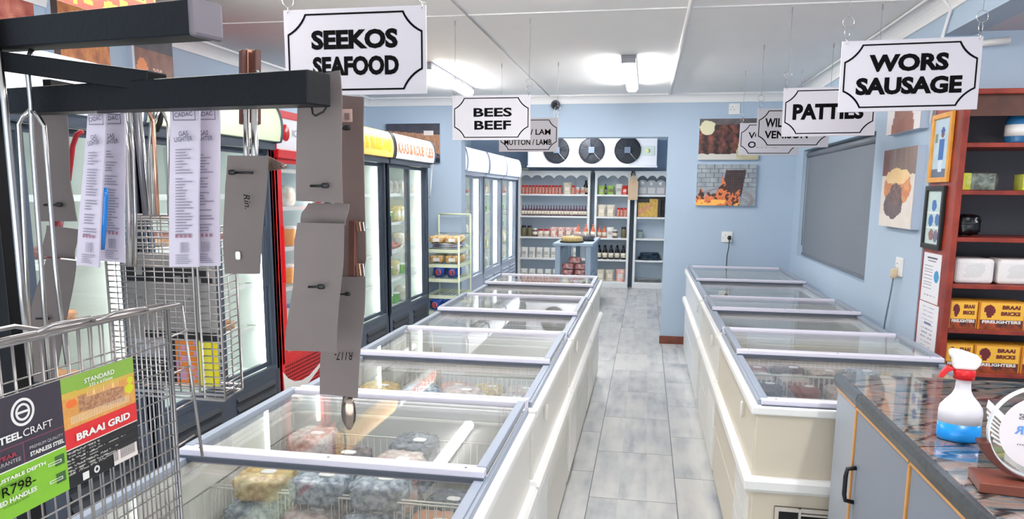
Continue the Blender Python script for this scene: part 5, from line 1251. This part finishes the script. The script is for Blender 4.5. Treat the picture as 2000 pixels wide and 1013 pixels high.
def px_sheet(name, mt, left, right, Y, parent, t=.003, wave=.004):
    """cardboard cut to the outline seen in the photo, at its own distance, with thickness and a gentle bend"""
    n = 10; mb = MB(); vs = []; m_ = len(left)
    def along(P_, u):
        q = u * (len(P_) - 1); i = min(int(q), len(P_) - 2); f = q - i
        return P_[i][0] * (1 - f) + P_[i + 1][0] * f, P_[i][1] * (1 - f) + P_[i + 1][1] * f
    N = 24
    for side in (0, 1):
        for j in range(N + 1):
            a, b = along(left, j / N), along(right, j / N)
            for i in range(n + 1):
                u = i / n; p = at(a[0] * (1 - u) + b[0] * u, a[1] * (1 - u) + b[1] * u, Y)
                vs.append(p + Vector((0, wave * math.sin(j / N * 5 + 1) + wave * .6 * math.sin(u * 3) + side * t, 0)))
    K = (N + 1) * (n + 1); fs = []
    for j in range(N):
        for i in range(n):
            a = j * (n + 1) + i; fs.append((a, a + n + 1, a + n + 2, a + 1)); fs.append((K + a, K + a + 1, K + a + n + 2, K + a + n + 1))
    for j in range(N):
        for i in (0, n):
            a = j * (n + 1) + i; fs.append((a, K + a, K + a + n + 1, a + n + 1))
    for i in range(n):
        for j in (0, N):
            a = j * (n + 1) + i; fs.append((a, a + 1, K + a + 1, K + a))
    mb.add(vs, fs, None, True)
    o = mb.build(name, mt, parent); e = o.modifiers.new('edge', 'EDGE_SPLIT'); e.split_angle = math.radians(40); return o
def rod(parent, name, pts, Y, r, mt=STEEL, n=8, r2=None):
    return MB().tube([at(x, y, Y + (pt[0] if pt else 0)) for x, y, *pt in pts], r, n, r2=r2).build(name, mt, parent)
def tie(parent, x0, x1, y, Y, th=3.2):
    a = at(x0, y, Y); b = at(x1, y, Y); m1 = (a + b) / 2; rr = th * Y / 1438
    mb = MB(); mb.tube([a, m1, b], rr * .8, 6); mb.pillow(rr * 5, rr * 2.5, rr * 3.4, TM(b.x - rr * 2, b.y - rr, b.z - rr * 1.5), None, 3)
    return mb.build('cable_tie', BLACK, parent)
WOODH = mat('dark_red_handle_wood', (.40, .23, .19), .4, noise=(20, .25)); COPR = mat('copper_tinted_steel', (.86, .66, .56), .25, metal=.9)

# tongs backed with cardboard at the end of the lower arm
ta = thing('braai_tongs', 'long steel tongs on wavy grey card hung at the end of the lower black arm', 'tongs', at(625, 440, 1.03))
px_sheet('backing_card', CARD, [(597, 146), (580, 200), (581, 300), (579, 392)], [(661, 136), (666, 200), (668, 300), (669, 397)], 1.035, ta)
px_sheet('backing_card', CARD, [(600, 396), (590, 415), (588, 440)], [(679, 398), (678, 420), (674, 440)], 1.055, ta)
px_sheet('backing_card', CARD, [(579, 435), (572, 470), (573, 520), (573, 560), (566, 610), (560, 650), (557, 684)], [(669, 437), (668, 480), (668, 520), (665, 560), (662, 600), (659, 645), (657, 688)], 1.015, ta)
for x in (614, 631): rod(ta, 'tong_arm', [(x, 150), (x, 420), (x + 1, 680)], 1.07, .0032)
tie(ta, 606, 642, 363, 1.028); tie(ta, 602, 634, 560, 1.006)
lp = MB(); lp.tube([at(608, 203, 1.02), at(611, 222, 1.02), at(616, 226, 1.018), at(632, 218, 1.018), at(638, 208, 1.018), at(638, 203, 1.02)], .0016, 6); lp.build('hanging_tie', BLACK, ta)
# second tool with wooden handle behind it
tb2 = thing('braai_tool', 'wooden handled steel braai tool on brown card, its pointed spoon tip over the freezer', 'braai tool', at(690, 560, 1.1))
px_sheet('backing_card', CARD2, [(655, 184), (655, 300), (655, 420), (655, 545)], [(708, 189), (707, 260), (711, 400), (715, 470), (716, 505), (708, 545)], 1.125, tb2)
px_sheet('backing_card', CARD, [(650, 542), (640, 600), (628, 690), (625, 769)], [(711, 541), (710, 610), (704, 690), (698, 777)], 1.095, tb2)
a = at(668, 213, 1.118); b = at(688, 238, 1.118); MB().box((a.x, a.y - .001, b.z), (b.x, a.y + .001, a.z)).build('price_sticker', mat('pink_paper', (.80, .66, .62), .7), tb2)
a = at(673, 221, 1.116); b = at(683, 234, 1.116); MB().box((a.x, a.y - .001, b.z), (b.x, a.y, a.z)).build('bar_code', mat('printed_grey', (.5, .42, .40), .7), tb2)
tie(tb2, 667, 684, 250, 1.116); tie(tb2, 664, 684, 574, 1.088, 2.6)
a = at(684, 432, 1.108); b = at(698, 538, 1.108); bar(at(690, 430, 1.108), at(689, 540, 1.108), .010, .012).build('wooden_handle', WOODH, tb2, bevel=.002)
for y0, y1 in ((433, 452), (514, 539)):
    p = at(700, y0, 1.105); q = at(703, y1, 1.105); bar(p, q, .006, .007).build('metal_collar', COPR, tb2, bevel=.001); bar(p + Vector((.006, 0, 0)), q + Vector((.006, 0, 0)), .003, .006).build('metal_collar', STEEL, tb2, bevel=.001)
mb = MB(); c0 = at(680, 772, 1.10); 
pp = [(.0085, 0), (.0118, -.016), (.0128, -.030), (.0115, -.042), (.007, -.052), (.003, -.058)]
mb.lathe([(r_, z) for r_, z in pp], 20, TM(c0.x, c0.y, c0.z), True, 1, .45); mb.build('spoon_tip', mat('dark_polished_steel', (.62, .56, .52), .14, metal=1), tb2)
rod(tb2, 'tool_shaft', [(681, 540), (680, 775)], 1.115, .003)
text_part('handwritten_price', 'R117-', .031, .013, Matrix.Translation(at(673, 697, 1.085)) @ RX90 @ Matrix.Rotation(PI + .05, 4, 'Z') @ TM(0, -.009, .002), INK, tb2, 0, slant=.3)
# third tool: card with R177 written sideways
tc3 = thing('braai_tool', 'braai tool with brown wooden handle above the arm, grey card written Rin below', 'braai tool', at(480, 420, 1.15))
px_sheet('backing_card', CARD, [(442, 303), (438, 360), (438, 420), (438, 470), (440, 534)], [(520, 304), (518, 360), (515, 420), (512, 480), (507, 535)], 1.135, tc3)
for x0, x1, r_ in ((481, 482, .005), (497, 498, .006)): rod(tc3, 'shaft', [(x0, 200), (x1, 420)], 1.15, r_)
for x, w_ in ((474, .009), (501, .011)): bar(at(x, 97, 1.16), at(x, 243, 1.155), .012, w_).build('wooden_handle', WOODH, tc3, bevel=.002)
bar(at(488, 97, 1.165), at(488, 240, 1.16), .008, .012).build('handle_core', COPR, tc3, bevel=.001)
for y in (140, 200): MB().lathe([(.003, 0), (.003, .002)], 8, TM(*at(503, y, 1.146)) @ Matrix.Rotation(PI / 2, 4, 'X')).build('rivet', STEEL, tc3)
tie(tc3, 494, 460, 337, 1.128)
text_part('handwritten_note', 'Rin.', .024, .011, Matrix.Translation(at(484, 393, 1.128)) @ RX90 @ Matrix.Rotation(-PI / 2 + .1, 4, 'Z') @ TM(0, -.005, .002), INK, tc3, 0, slant=.3)
MB().pillow(.009, .002, .014, TM(*at(465, 507, 1.129)), None, 4).build('pale_spot', WPLAS, tc3)
mb = MB(); p = [at(520, 303, 1.17), at(558, 322, 1.17), at(554, 330, 1.17), at(521, 334, 1.17)]; mb.add([v for v in p] + [v + Vector((0, .003, 0)) for v in p], [(0, 3, 2, 1), (4, 5, 6, 7), (0, 1, 5, 4), (1, 2, 6, 5), (2, 3, 7, 6), (3, 0, 4, 7)]); mb.tube([at(550, 322, 1.17), at(558, 326, 1.17)], .004, 8)
mb.build('scraper_blade', mat('brushed_bronze', (.60, .52, .48), .3, metal=.8), tc3)

# gas lighter packs
def lighter_pack(label, L_, R_2, Y, seed, blue=False):
    r = thing('gas_lighter_pack', label, 'lighter', at((L_[0][0] + R_2[-1][0]) / 2, L_[-1][1], Y))
    px_sheet('card', mat('lilac_white_card', (.80, .77, .83), .5), L_, R_2, Y, r, .004, .0015)
    def pt(u, v, dy=-.0045):
        a = (L_[0][0] * v + L_[-1][0] * (1 - v), L_[0][1] * v + L_[-1][1] * (1 - v)); b = (R_2[0][0] * v + R_2[-1][0] * (1 - v), R_2[0][1] * v + R_2[-1][1] * (1 - v))
        return at(a[0] * (1 - u) + b[0] * u, a[1] * (1 - u) + b[1] * u, Y + dy)
    rr = random.Random(seed); ink = mat('grey_print_ink', (.52, .50, .57), .6)
    mb = MB()
    def dash(u0, u1, v0, v1): mb.add([pt(u0, v0), pt(u1, v0), pt(u1, v1), pt(u0, v1)], [(0, 1, 2, 3)])
    v = .74
    while v > .2:
        if rr.random() < .88: dash(.2, .2 + rr.uniform(.25, .6), v, v + .006)
        v -= .0185
    for k in range(14):
        if k % 2 == 0 or rr.random() < .3: dash(.36 + k * .022, .375 + k * .022, .09, .155)
    for k in range(5): dash(.2, .2 + rr.uniform(.3, .6), .02 + k * .013, .024 + k * .013)
    mb.build('small_print', ink, r)
    mb = MB()
    for k in range(4): mb.add([pt(.2 + k * .15, .185), pt(.28 + k * .15, .185), pt(.28 + k * .15, .205), pt(.2 + k * .15, .205)], [(0, 1, 2, 3)])
    mb.build('warning_symbols', mat('red_grey_print', (.62, .42, .48), .6), r)
    wd = (pt(1, .9) - pt(0, .9)).length; dk = mat('dark_grey_print', (.36, .35, .42), .6)
    lean = math.atan2((pt(.5, 0).x - pt(.5, 1).x), (pt(.5, 1).z - pt(.5, 0).z))
    def tx(s, wf, hf, v): text_part('lettering', s, wd * wf, hf, Matrix.Translation(pt(.5, v)) @ Matrix.Rotation(lean, 4, 'Y') @ RX90 @ TM(0, 0, .0006), dk, r, .015)
    tx('CADAC', .62, .0075, .952); tx('GAS', .32, .008, .83); tx('LIGHTER', .62, .008, .795)
    lg = MB(); c = pt(.5, .963, -.005); lg.ring([(c.x - wd * .38, c.z - .009), (c.x + wd * .38, c.z - .009), (c.x + wd * .38, c.z + .008), (c.x - wd * .38, c.z + .008)], [(c.x - wd * .36, c.z - .0078), (c.x + wd * .36, c.z - .0078), (c.x + wd * .36, c.z + .0068), (c.x - wd * .36, c.z + .0068)], c.y - .0004, c.y, 'xz'); lg.build('logo_frame', dk, r)
    if blue:
        MB().tube([pt(1.10, .52, .01), pt(1.14, .46, .01), pt(1.13, .3, .01), pt(1.06, .12, .01)], .006, 10).build('blue_lighter', mat('translucent_blue', (.16, .50, .82), .2), r)
    return r
lighter_pack('gas lighter pack hanging frontmost in the centre, left one of the pair', [(331, 214), (331, 521)], [(388, 212), (388, 521)], 1.16, 1)
lighter_pack('gas lighter pack overlapped on its left by the centre pack', [(370, 213), (374, 519)], [(427, 211), (429, 519)], 1.19, 2)
lighter_pack('tilted gas lighter pack with blue lighter showing at its right edge', [(170, 222), (149, 517)], [(206, 222), (193, 522)], 1.14, 3, True)
lighter_pack('gas lighter pack behind the tilted one, over the braai grid', [(190, 221), (196, 509)], [(242, 221), (243, 513)], 1.19, 4)

# steel tongs and forks hanging behind the arm
r = thing('steel_tongs', 'steel tongs hanging right of the tilted lighter pack', 'tongs', at(262, 320, 1.24)); rod(r, 'tong_arm', [(240, 205), (248, 300), (252, 420), (254, 520)], 1.24, .0055); rod(r, 'tong_arm', [(252, 205), (260, 300), (264, 420), (264, 520)], 1.25, .004)
r = thing('steel_tongs', 'dull steel tongs hanging left of the thin fork', 'tongs', at(280, 320, 1.26)); rod(r, 'tong_arm', [(262, 205), (272, 300), (284, 420)], 1.26, .005, mat('dull_steel', (.52, .52, .55), .4, metal=.8)); rod(r, 'tong_arm', [(272, 215), (283, 320), (292, 420)], 1.27, .004)
r = thing('steel_fork', 'thin steel fork hanging left of the centre lighter pack', 'fork', at(300, 320, 1.24)); rod(r, 'shaft', [(290, 215), (299, 238), (303, 320), (308, 420)], 1.24, .0038, COPR); rod(r, 'shaft', [(312, 213), (301, 238), (300, 320), (303, 420)], 1.245, .0030)
r = thing('steel_fork', 'thin curved steel rod just left of the centre lighter pack', 'fork', at(325, 300, 1.26)); rod(r, 'shaft', [(316, 213), (328, 240), (330, 420)], 1.26, .003); rod(r, 'plastic_grip', [(318, 205), (312, 240), (305, 256)], 1.27, .005, BLACK)
ff = thing('braai_fork', 'large three pronged steel fork hanging in front of the lower arm at far left', 'fork', at(60, 450, 1.13))
rod(ff, 'shaft', [(62, 96), (55, 118), (54, 140), (60, 200), (62, 260), (72, 400), (84, 560), (97, 740)], 1.13, .0045)
rod(ff, 'prong', [(60, 216), (44, 228), (36, 243), (42, 340), (50, 500), (62, 720)], 1.13, .0042); rod(ff, 'prong', [(60, 216), (75, 228), (86, 246), (94, 340), (108, 520), (132, 715)], 1.13, .0042)
rr_ = thing('steel_rod', 'long thick steel skewer rod leaning at the far left edge', 'rod', at(30, 400, 1.10)); rod(rr_, 'rod', [(-4, 100), (9, 200), (22, 340), (40, 540), (60, 730)], 1.09, .0058)
th = thing('braai_tool', 'tool on dark grey wavy card hanging at far left behind the large fork', 'braai tool', at(110, 400, 1.33))
px_sheet('backing_card', CARD, [(54, 225), (66, 320), (76, 400), (80, 432)], [(127, 222), (131, 290), (136, 350), (146, 395), (150, 432)], 1.30, th)
px_sheet('backing_card', CARD, [(88, 440), (86, 470), (86, 500)], [(150, 448), (148, 480), (146, 506)], 1.34, th)
px_sheet('backing_card', CARD, [(88, 504), (70, 560), (54, 640), (46, 745)], [(145, 510), (138, 570), (128, 640), (108, 745)], 1.31, th)
tie(th, 86, 122, 400, 1.292, 3); tie(th, 70, 96, 622, 1.302, 2.6)
rod(th, 'red_shaft', [(112, 425), (106, 470), (104, 520)], 1.36, .013, mat('dark_red_plastic', (.50, .12, .18), .4))
rod(th, 'red_handle', [(161, 257), (150, 262), (142, 285), (138, 320), (134, 352)], 1.36, .0052, mat('crimson_plastic', (.72, .16, .20), .35))

# ---------------------------------------------------------------- steel braai grids
def grid_leaf(parent, X, y0, y1, z0, z1, dy, dz, rt=.0032, rr=.0014, name='grid_leaf'):
    mb = MB(); mb.tube([(X, y0, z0), (X, y1, z0), (X, y1, z1), (X, y0, z1)], rt, 6, True)
    y = y0 + dy
    while y < y1 - dy * .4: mb.tube([(X, y, z0), (X, y, z1)], rr, 5); y += dy
    z = z0 + dz
    while z < z1 - dz * .4: mb.tube([(X + .0025, y0, z), (X + .0025, y1, z)], rr, 5); z += dz
    return mb.build(name, CHROME, parent)
gr = thing('braai_grid', 'folding steel braai grid in the left foreground carrying the Braai Grid price card', 'braai grid', (-.83, .9, .98))
grid_leaf(gr, -.81, .60, 1.135, .98, 1.418, .0235, .047)
grid_leaf(gr, -.855, .60, 1.19, .98, 1.408, .0235, .047, .003)
mb = MB(); mb.tube([(-.80, .56, 1.425), (-.80, .80, 1.428), (-.80, 1.0, 1.424), (-.80, 1.15, 1.420), (-.83, 1.17, 1.416), (-.865, 1.17, 1.41)], .0042, 7); mb.tube([(-.83, .58, 1.438), (-.83, .84, 1.436), (-.83, .88, 1.424), (-.83, 1.15, 1.42)], .0034, 6); mb.build('hinge_bar', CHROME, gr)
mb = MB(); mb.tube([(-.80, .84, 1.428), (-.79, .86, 1.436), (-.79, .93, 1.434), (-.80, .95, 1.425)], .003, 6); mb.tube([(-.80, .96, 1.426), (-.79, .98, 1.434), (-.79, 1.05, 1.430), (-.80, 1.07, 1.423)], .003, 6); mb.build('wire_clip', CHROME, gr)
mb = MB(); mb.tube([(-.87, 1.26, 1.40), (-.845, 1.26, 1.10)], .0032, 6)
for z in (1.35, 1.28, 1.21, 1.14): mb.tube([(-.855, 1.19, z), (-.86, 1.26, z + .002)], .002, 5)
mb.tube([(-.87, 1.26, 1.40), (-.855, 1.19, 1.408)], .003, 6); mb.build('side_stay', CHROME, gr)
XC = -.793
def p_card(u, v):
    y = .62 + u * .396; z = 1.197 + v * .160
    n = fbm(u * 60, v * 26, 5)
    if y < .868:
        if abs(z - 1.262) < .0009: return (.9, .92, .88)
        if z < 1.262: return (.50, .72, .20)
        if abs(z - 1.2905) < .0005 or (abs(y - .797) < .0006 and z < 1.29): return (.48, .25, .32)
        return (.24, .22, .26)
    if abs(z - 1.2535) < .0008: return (.9, .88, .85)
    if z < 1.2535:
        if z > 1.215 and int((z - 1.2) / .0026) % 2 == 0 and (y < .9 + .07 * hsh(int(z / .0052), 3) + .02) and hsh(u * 150, int(z / .0052)) > .35: return (.66, .65, .62)
        if z > 1.215 and int((z - 1.2) / .0052) % 2 == 0: return (.17, .17, .17)
        return (.13, .13, .14)
    if z < 1.2835: return (.84, .19, .20)
    if z > 1.335 - (y - .868) * .02: return (.53, .68, .28)
    # food photograph on an orange table
    c = mixc((.88, .66, .36), (.80, .55, .28), n)
    dy, dz = (y - .945), (z - 1.309)
    if abs(dy) < .047 and abs(dz + dy * .10) < .012: c = mixc((.50, .32, .24), (.80, .62, .46), fbm(u * 120, v * 60, 6) * 1.2)
    if abs(dy - .004) < .034 and .010 < dz < .022: c = mixc((.92, .76, .50), (.76, .52, .30), 1 if (u * 130) % 1 > .6 else 0)
    if abs(dy + .004) < .06 and -.022 < dz < -.010: c = mixc(c, (.86, .82, .74), .6 if (u * 160) % 1 > .5 or (v * 60) % 1 > .6 else 0)
    if ((y - .884) / .010) ** 2 + ((z - 1.318) / .006) ** 2 < 1: c = (.90, .45, .20)
    if ((y - 1.003) / .010) ** 2 + ((z - 1.309) / .007) ** 2 < 1 or ((y - 1.006) / .007) ** 2 + ((z - 1.322) / .006) ** 2 < 1: c = (.80, .82, .15)
    if z > 1.326: c = mixc((.80, .70, .30), c, .3)
    return c
Mc = TM(XC, .818, 1.277) @ FACE_X
MB().box((XC - .004, .62, 1.197), (XC - .0005, 1.016, 1.357)).build('price_card', mat('card_back', (.6, .6, .58), .7), gr)
picture('card_print', .396, .160, 240, 110, p_card, Mc, gr)
WHT = mat('white_print', (.90, .90, .88), .5); GRY = mat('light_grey_print', (.70, .70, .70), .5); RDP = mat('dull_red_print', (.62, .22, .28), .5); GDK = mat('dark_green_print', (.22, .34, .14), .5)
def ct(s, y0, y1, z0, hh, mt_, bo=.02): text_part('lettering', s, y1 - y0, hh, TM(XC + .0012, (y0 + y1) / 2, z0) @ FACE_X, mt_, gr, bo)
ct('STEEL', .752, .795, 1.298, .010, WHT, .035); ct('CRAFT', .797, .846, 1.298, .010, WHT, 0)
ct('PREMIUM QUALITY', .805, .862, 1.2775, .005, GRY, .0); ct('STAINLESS STEEL', .805, .863, 1.2685, .006, WHT, .03)
ct('5 YEAR', .745, .785, 1.277, .006, RDP, .03); ct('GUARANTEE', .742, .790, 1.2695, .005, GRY, .0)
ct('ADJUSTABLE DEPTH', .735, .828, 1.2475, .0065, WHT, .03); ct('FIXED HANDLES', .738, .810, 1.2195, .0065, WHT, .03); ct('R798-', .757, .810, 1.230, .013, INK, .0)
ct('for thick or thin cuts', .757, .800, 1.2425, .004, GDK, 0); ct('for a firm grip at the fire', .757, .797, 1.2145, .004, GDK, 0)
ct('STANDARD', .909, .971, 1.341, .007, WHT, .02); ct('335 x 635mm', .918, .966, 1.334, .005, WHT, .01); ct('BRAAI GRID', .886, .998, 1.262, .011, WHT, .04)
def ringx(r0, r1, y, z, mt_, nm='logo_ring'):
    n = 32; MB().ring([(y + r1 * math.cos(i * 2 * PI / n), z + r1 * math.sin(i * 2 * PI / n)) for i in range(n)], [(y + r0 * math.cos(i * 2 * PI / n), z + r0 * math.sin(i * 2 * PI / n)) for i in range(n)], XC + .0004, XC + .0010, 'yz').build(nm, mt_, gr)
ringx(.0150, .0185, .801, 1.331, WHT); ringx(.0085, .0115, .801, 1.331, WHT)
MB().box((XC + .0004, .7925, 1.3295), (XC + .001, .8095, 1.3325)).build('logo_bar', WHT, gr)
def p_bar(u, v): return (.15, .15, .15) if (int(u * 46) % 2 and hsh(int(u * 46), 2) > .2 and v > .25) else (.88, .84, .82)
picture('bar_code', .054, .022, 46, 10, p_bar, TM(XC + .0009, .984, 1.209) @ FACE_X, gr)
for k, z in enumerate((1.247, 1.222)):
    MB().box((XC + .0004, .846, z - .008), (XC + .0009, .862, z + .006)).build('pictogram', mat('pictogram_green', (.24, .38, .20), .5), gr)
    MB().ring([(.833, z - .004), (.856, z - .004), (.856, z), (.833, z)], [(.8338, z - .0033), (.8552, z - .0033), (.8552, z - .0007), (.8338, z - .0007)], XC + .0009, XC + .0014, 'yz').build('pictogram', WHT, gr)
MB().box((XC + .0004, .893, 1.200), (XC + .0009, .905, 1.211)).build('quality_mark', WHT, gr); ringx(.003, .0055, .921, 1.207, WHT, 'recycling_mark')
# second grid behind with its grey and yellow card
g2_ = thing('braai_grid', 'deep steel braai grid basket hanging behind with grey and yellow carton card', 'braai grid', (-1.0, 1.47, 1.15))
def wgrid(P0, P1, z0, z1, du, dz, rt=.003, rr=.0016, hump=0):
    P0 = Vector(P0 + (0,)); P1 = Vector(P1 + (0,)); L = (P1 - P0).length; mb = MB()
    q = lambda u, z: P0.lerp(P1, u) + Vector((0, 0, z))
    mb.tube([q(0, z0), q(1, z0), q(1, z1 - .012), q(.96, z1), q(.04, z1), q(0, z1 - .012)], rt, 6, True)
    n = max(2, round(L / du))
    for i in range(1, n): mb.tube([q(i / n, z0), q(i / n, z1)], rr, 5)
    z = z0 + dz
    while z < z1 - dz * .3: mb.tube([q(0, z), q(1, z)], rr, 5); z += dz
    mb.build('grid_leaf', CHROME, g2_)
xa, xb, xc_, xd = at(206, 500, 1.45).x, at(375, 500, 1.45).x, at(430, 500, 1.45).x, at(460, 500, 1.53).x
zt = at(375, 425, 1.45).z
wgrid((xa, 1.45), (xb, 1.45), 1.165, zt + .004, .0235, .0125)
wgrid((xa + .01, 1.50), (xb + .03, 1.50), 1.17, zt - .004, .03, .017)
wgrid((at(384, 500, 1.44).x, 1.44), (xc_, 1.44), 1.163, at(400, 434, 1.44).z, .021, .0158)
wgrid((xc_, 1.44), (xd, 1.53), 1.163, at(440, 432, 1.44).z - .012, .04, .0158)
mb = MB()
for z in (1.16, 1.172): mb.tube([(xa + .02, 1.44, z), (xc_, 1.435, z), (xd, 1.53, z), (xa + .03, 1.53, z)], .0028, 6, True)
mb.build('base_frame', CHROME, g2_)
mb = MB(); mb.tube([(-1.06, 1.47, 1.812), (-1.06, 1.475, 1.79), (-1.06, 1.455, 1.70), (-1.06, 1.45, zt)], .003, 6); mb.build('hanging_hook', CHROME, g2_)
def p_c2(u, v):
    n = fbm(u * 10, v * 12, 7); c = mixc((.66, .65, .63), (.60, .59, .58), n)
    if .80 < v < .90 and .02 < u < .98 and hsh(int(u * 14), int(v * 40) // 2, 4) > .30: c = (.12, .12, .13)
    if .52 < v < .70:
        for cx in (.18, .42, .72): 
            d = math.hypot((u - cx) / .075, (v - .62) / .055)
            if .8 < d < 1: c = (.48, .47, .47)
    if .36 < v < .42 and u > .2 or (.33 < v < .40 and u > .82): c = (.08, .08, .09)
    if v < .35:
        if u < .48: c = mixc((.84, .86, .88), (.55, .56, .58), n * 1.2) if v > .2 else (.10, .10, .11)
        elif u < .53: c = (.07, .07, .08)
        elif u < .76: c = (.98, .55, .16) if hsh(int(u * 30), int(v * 26), 8) > .3 else (.88, .62, .78)
        elif u < .90: c = (.95, .92, .30) if int(u * 40) % 3 else (.93, .93, .88)
        else: c = (.97, .90, .08)
    return c
ca, cb_ = at(236, 500, 1.475), at(428, 755, 1.475); zt2 = at(300, 498, 1.475).z
MB().box((ca.x, 1.478, cb_.z), (cb_.x, 1.484, zt2)).build('carton_card', mat('grey_carton', (.62, .61, .60), .7), g2_)
picture('card_print', cb_.x - ca.x, zt2 - cb_.z, 64, 84, p_c2, TM((ca.x + cb_.x) / 2, 1.4775, (cb_.z + zt2) / 2) @ RX90, g2_)
bar((xc_ + .006, 1.49, 1.166), (xc_ + .006, 1.49, 1.47), .010, .010).build('dark_side_strip', CHARC, g2_)
bar((xc_ + .022, 1.50, 1.17), (xc_ + .022, 1.50, 1.27), .010, .010).build('yellow_side_strip', mat('bright_yellow', (.97, .90, .08), .5), g2_)
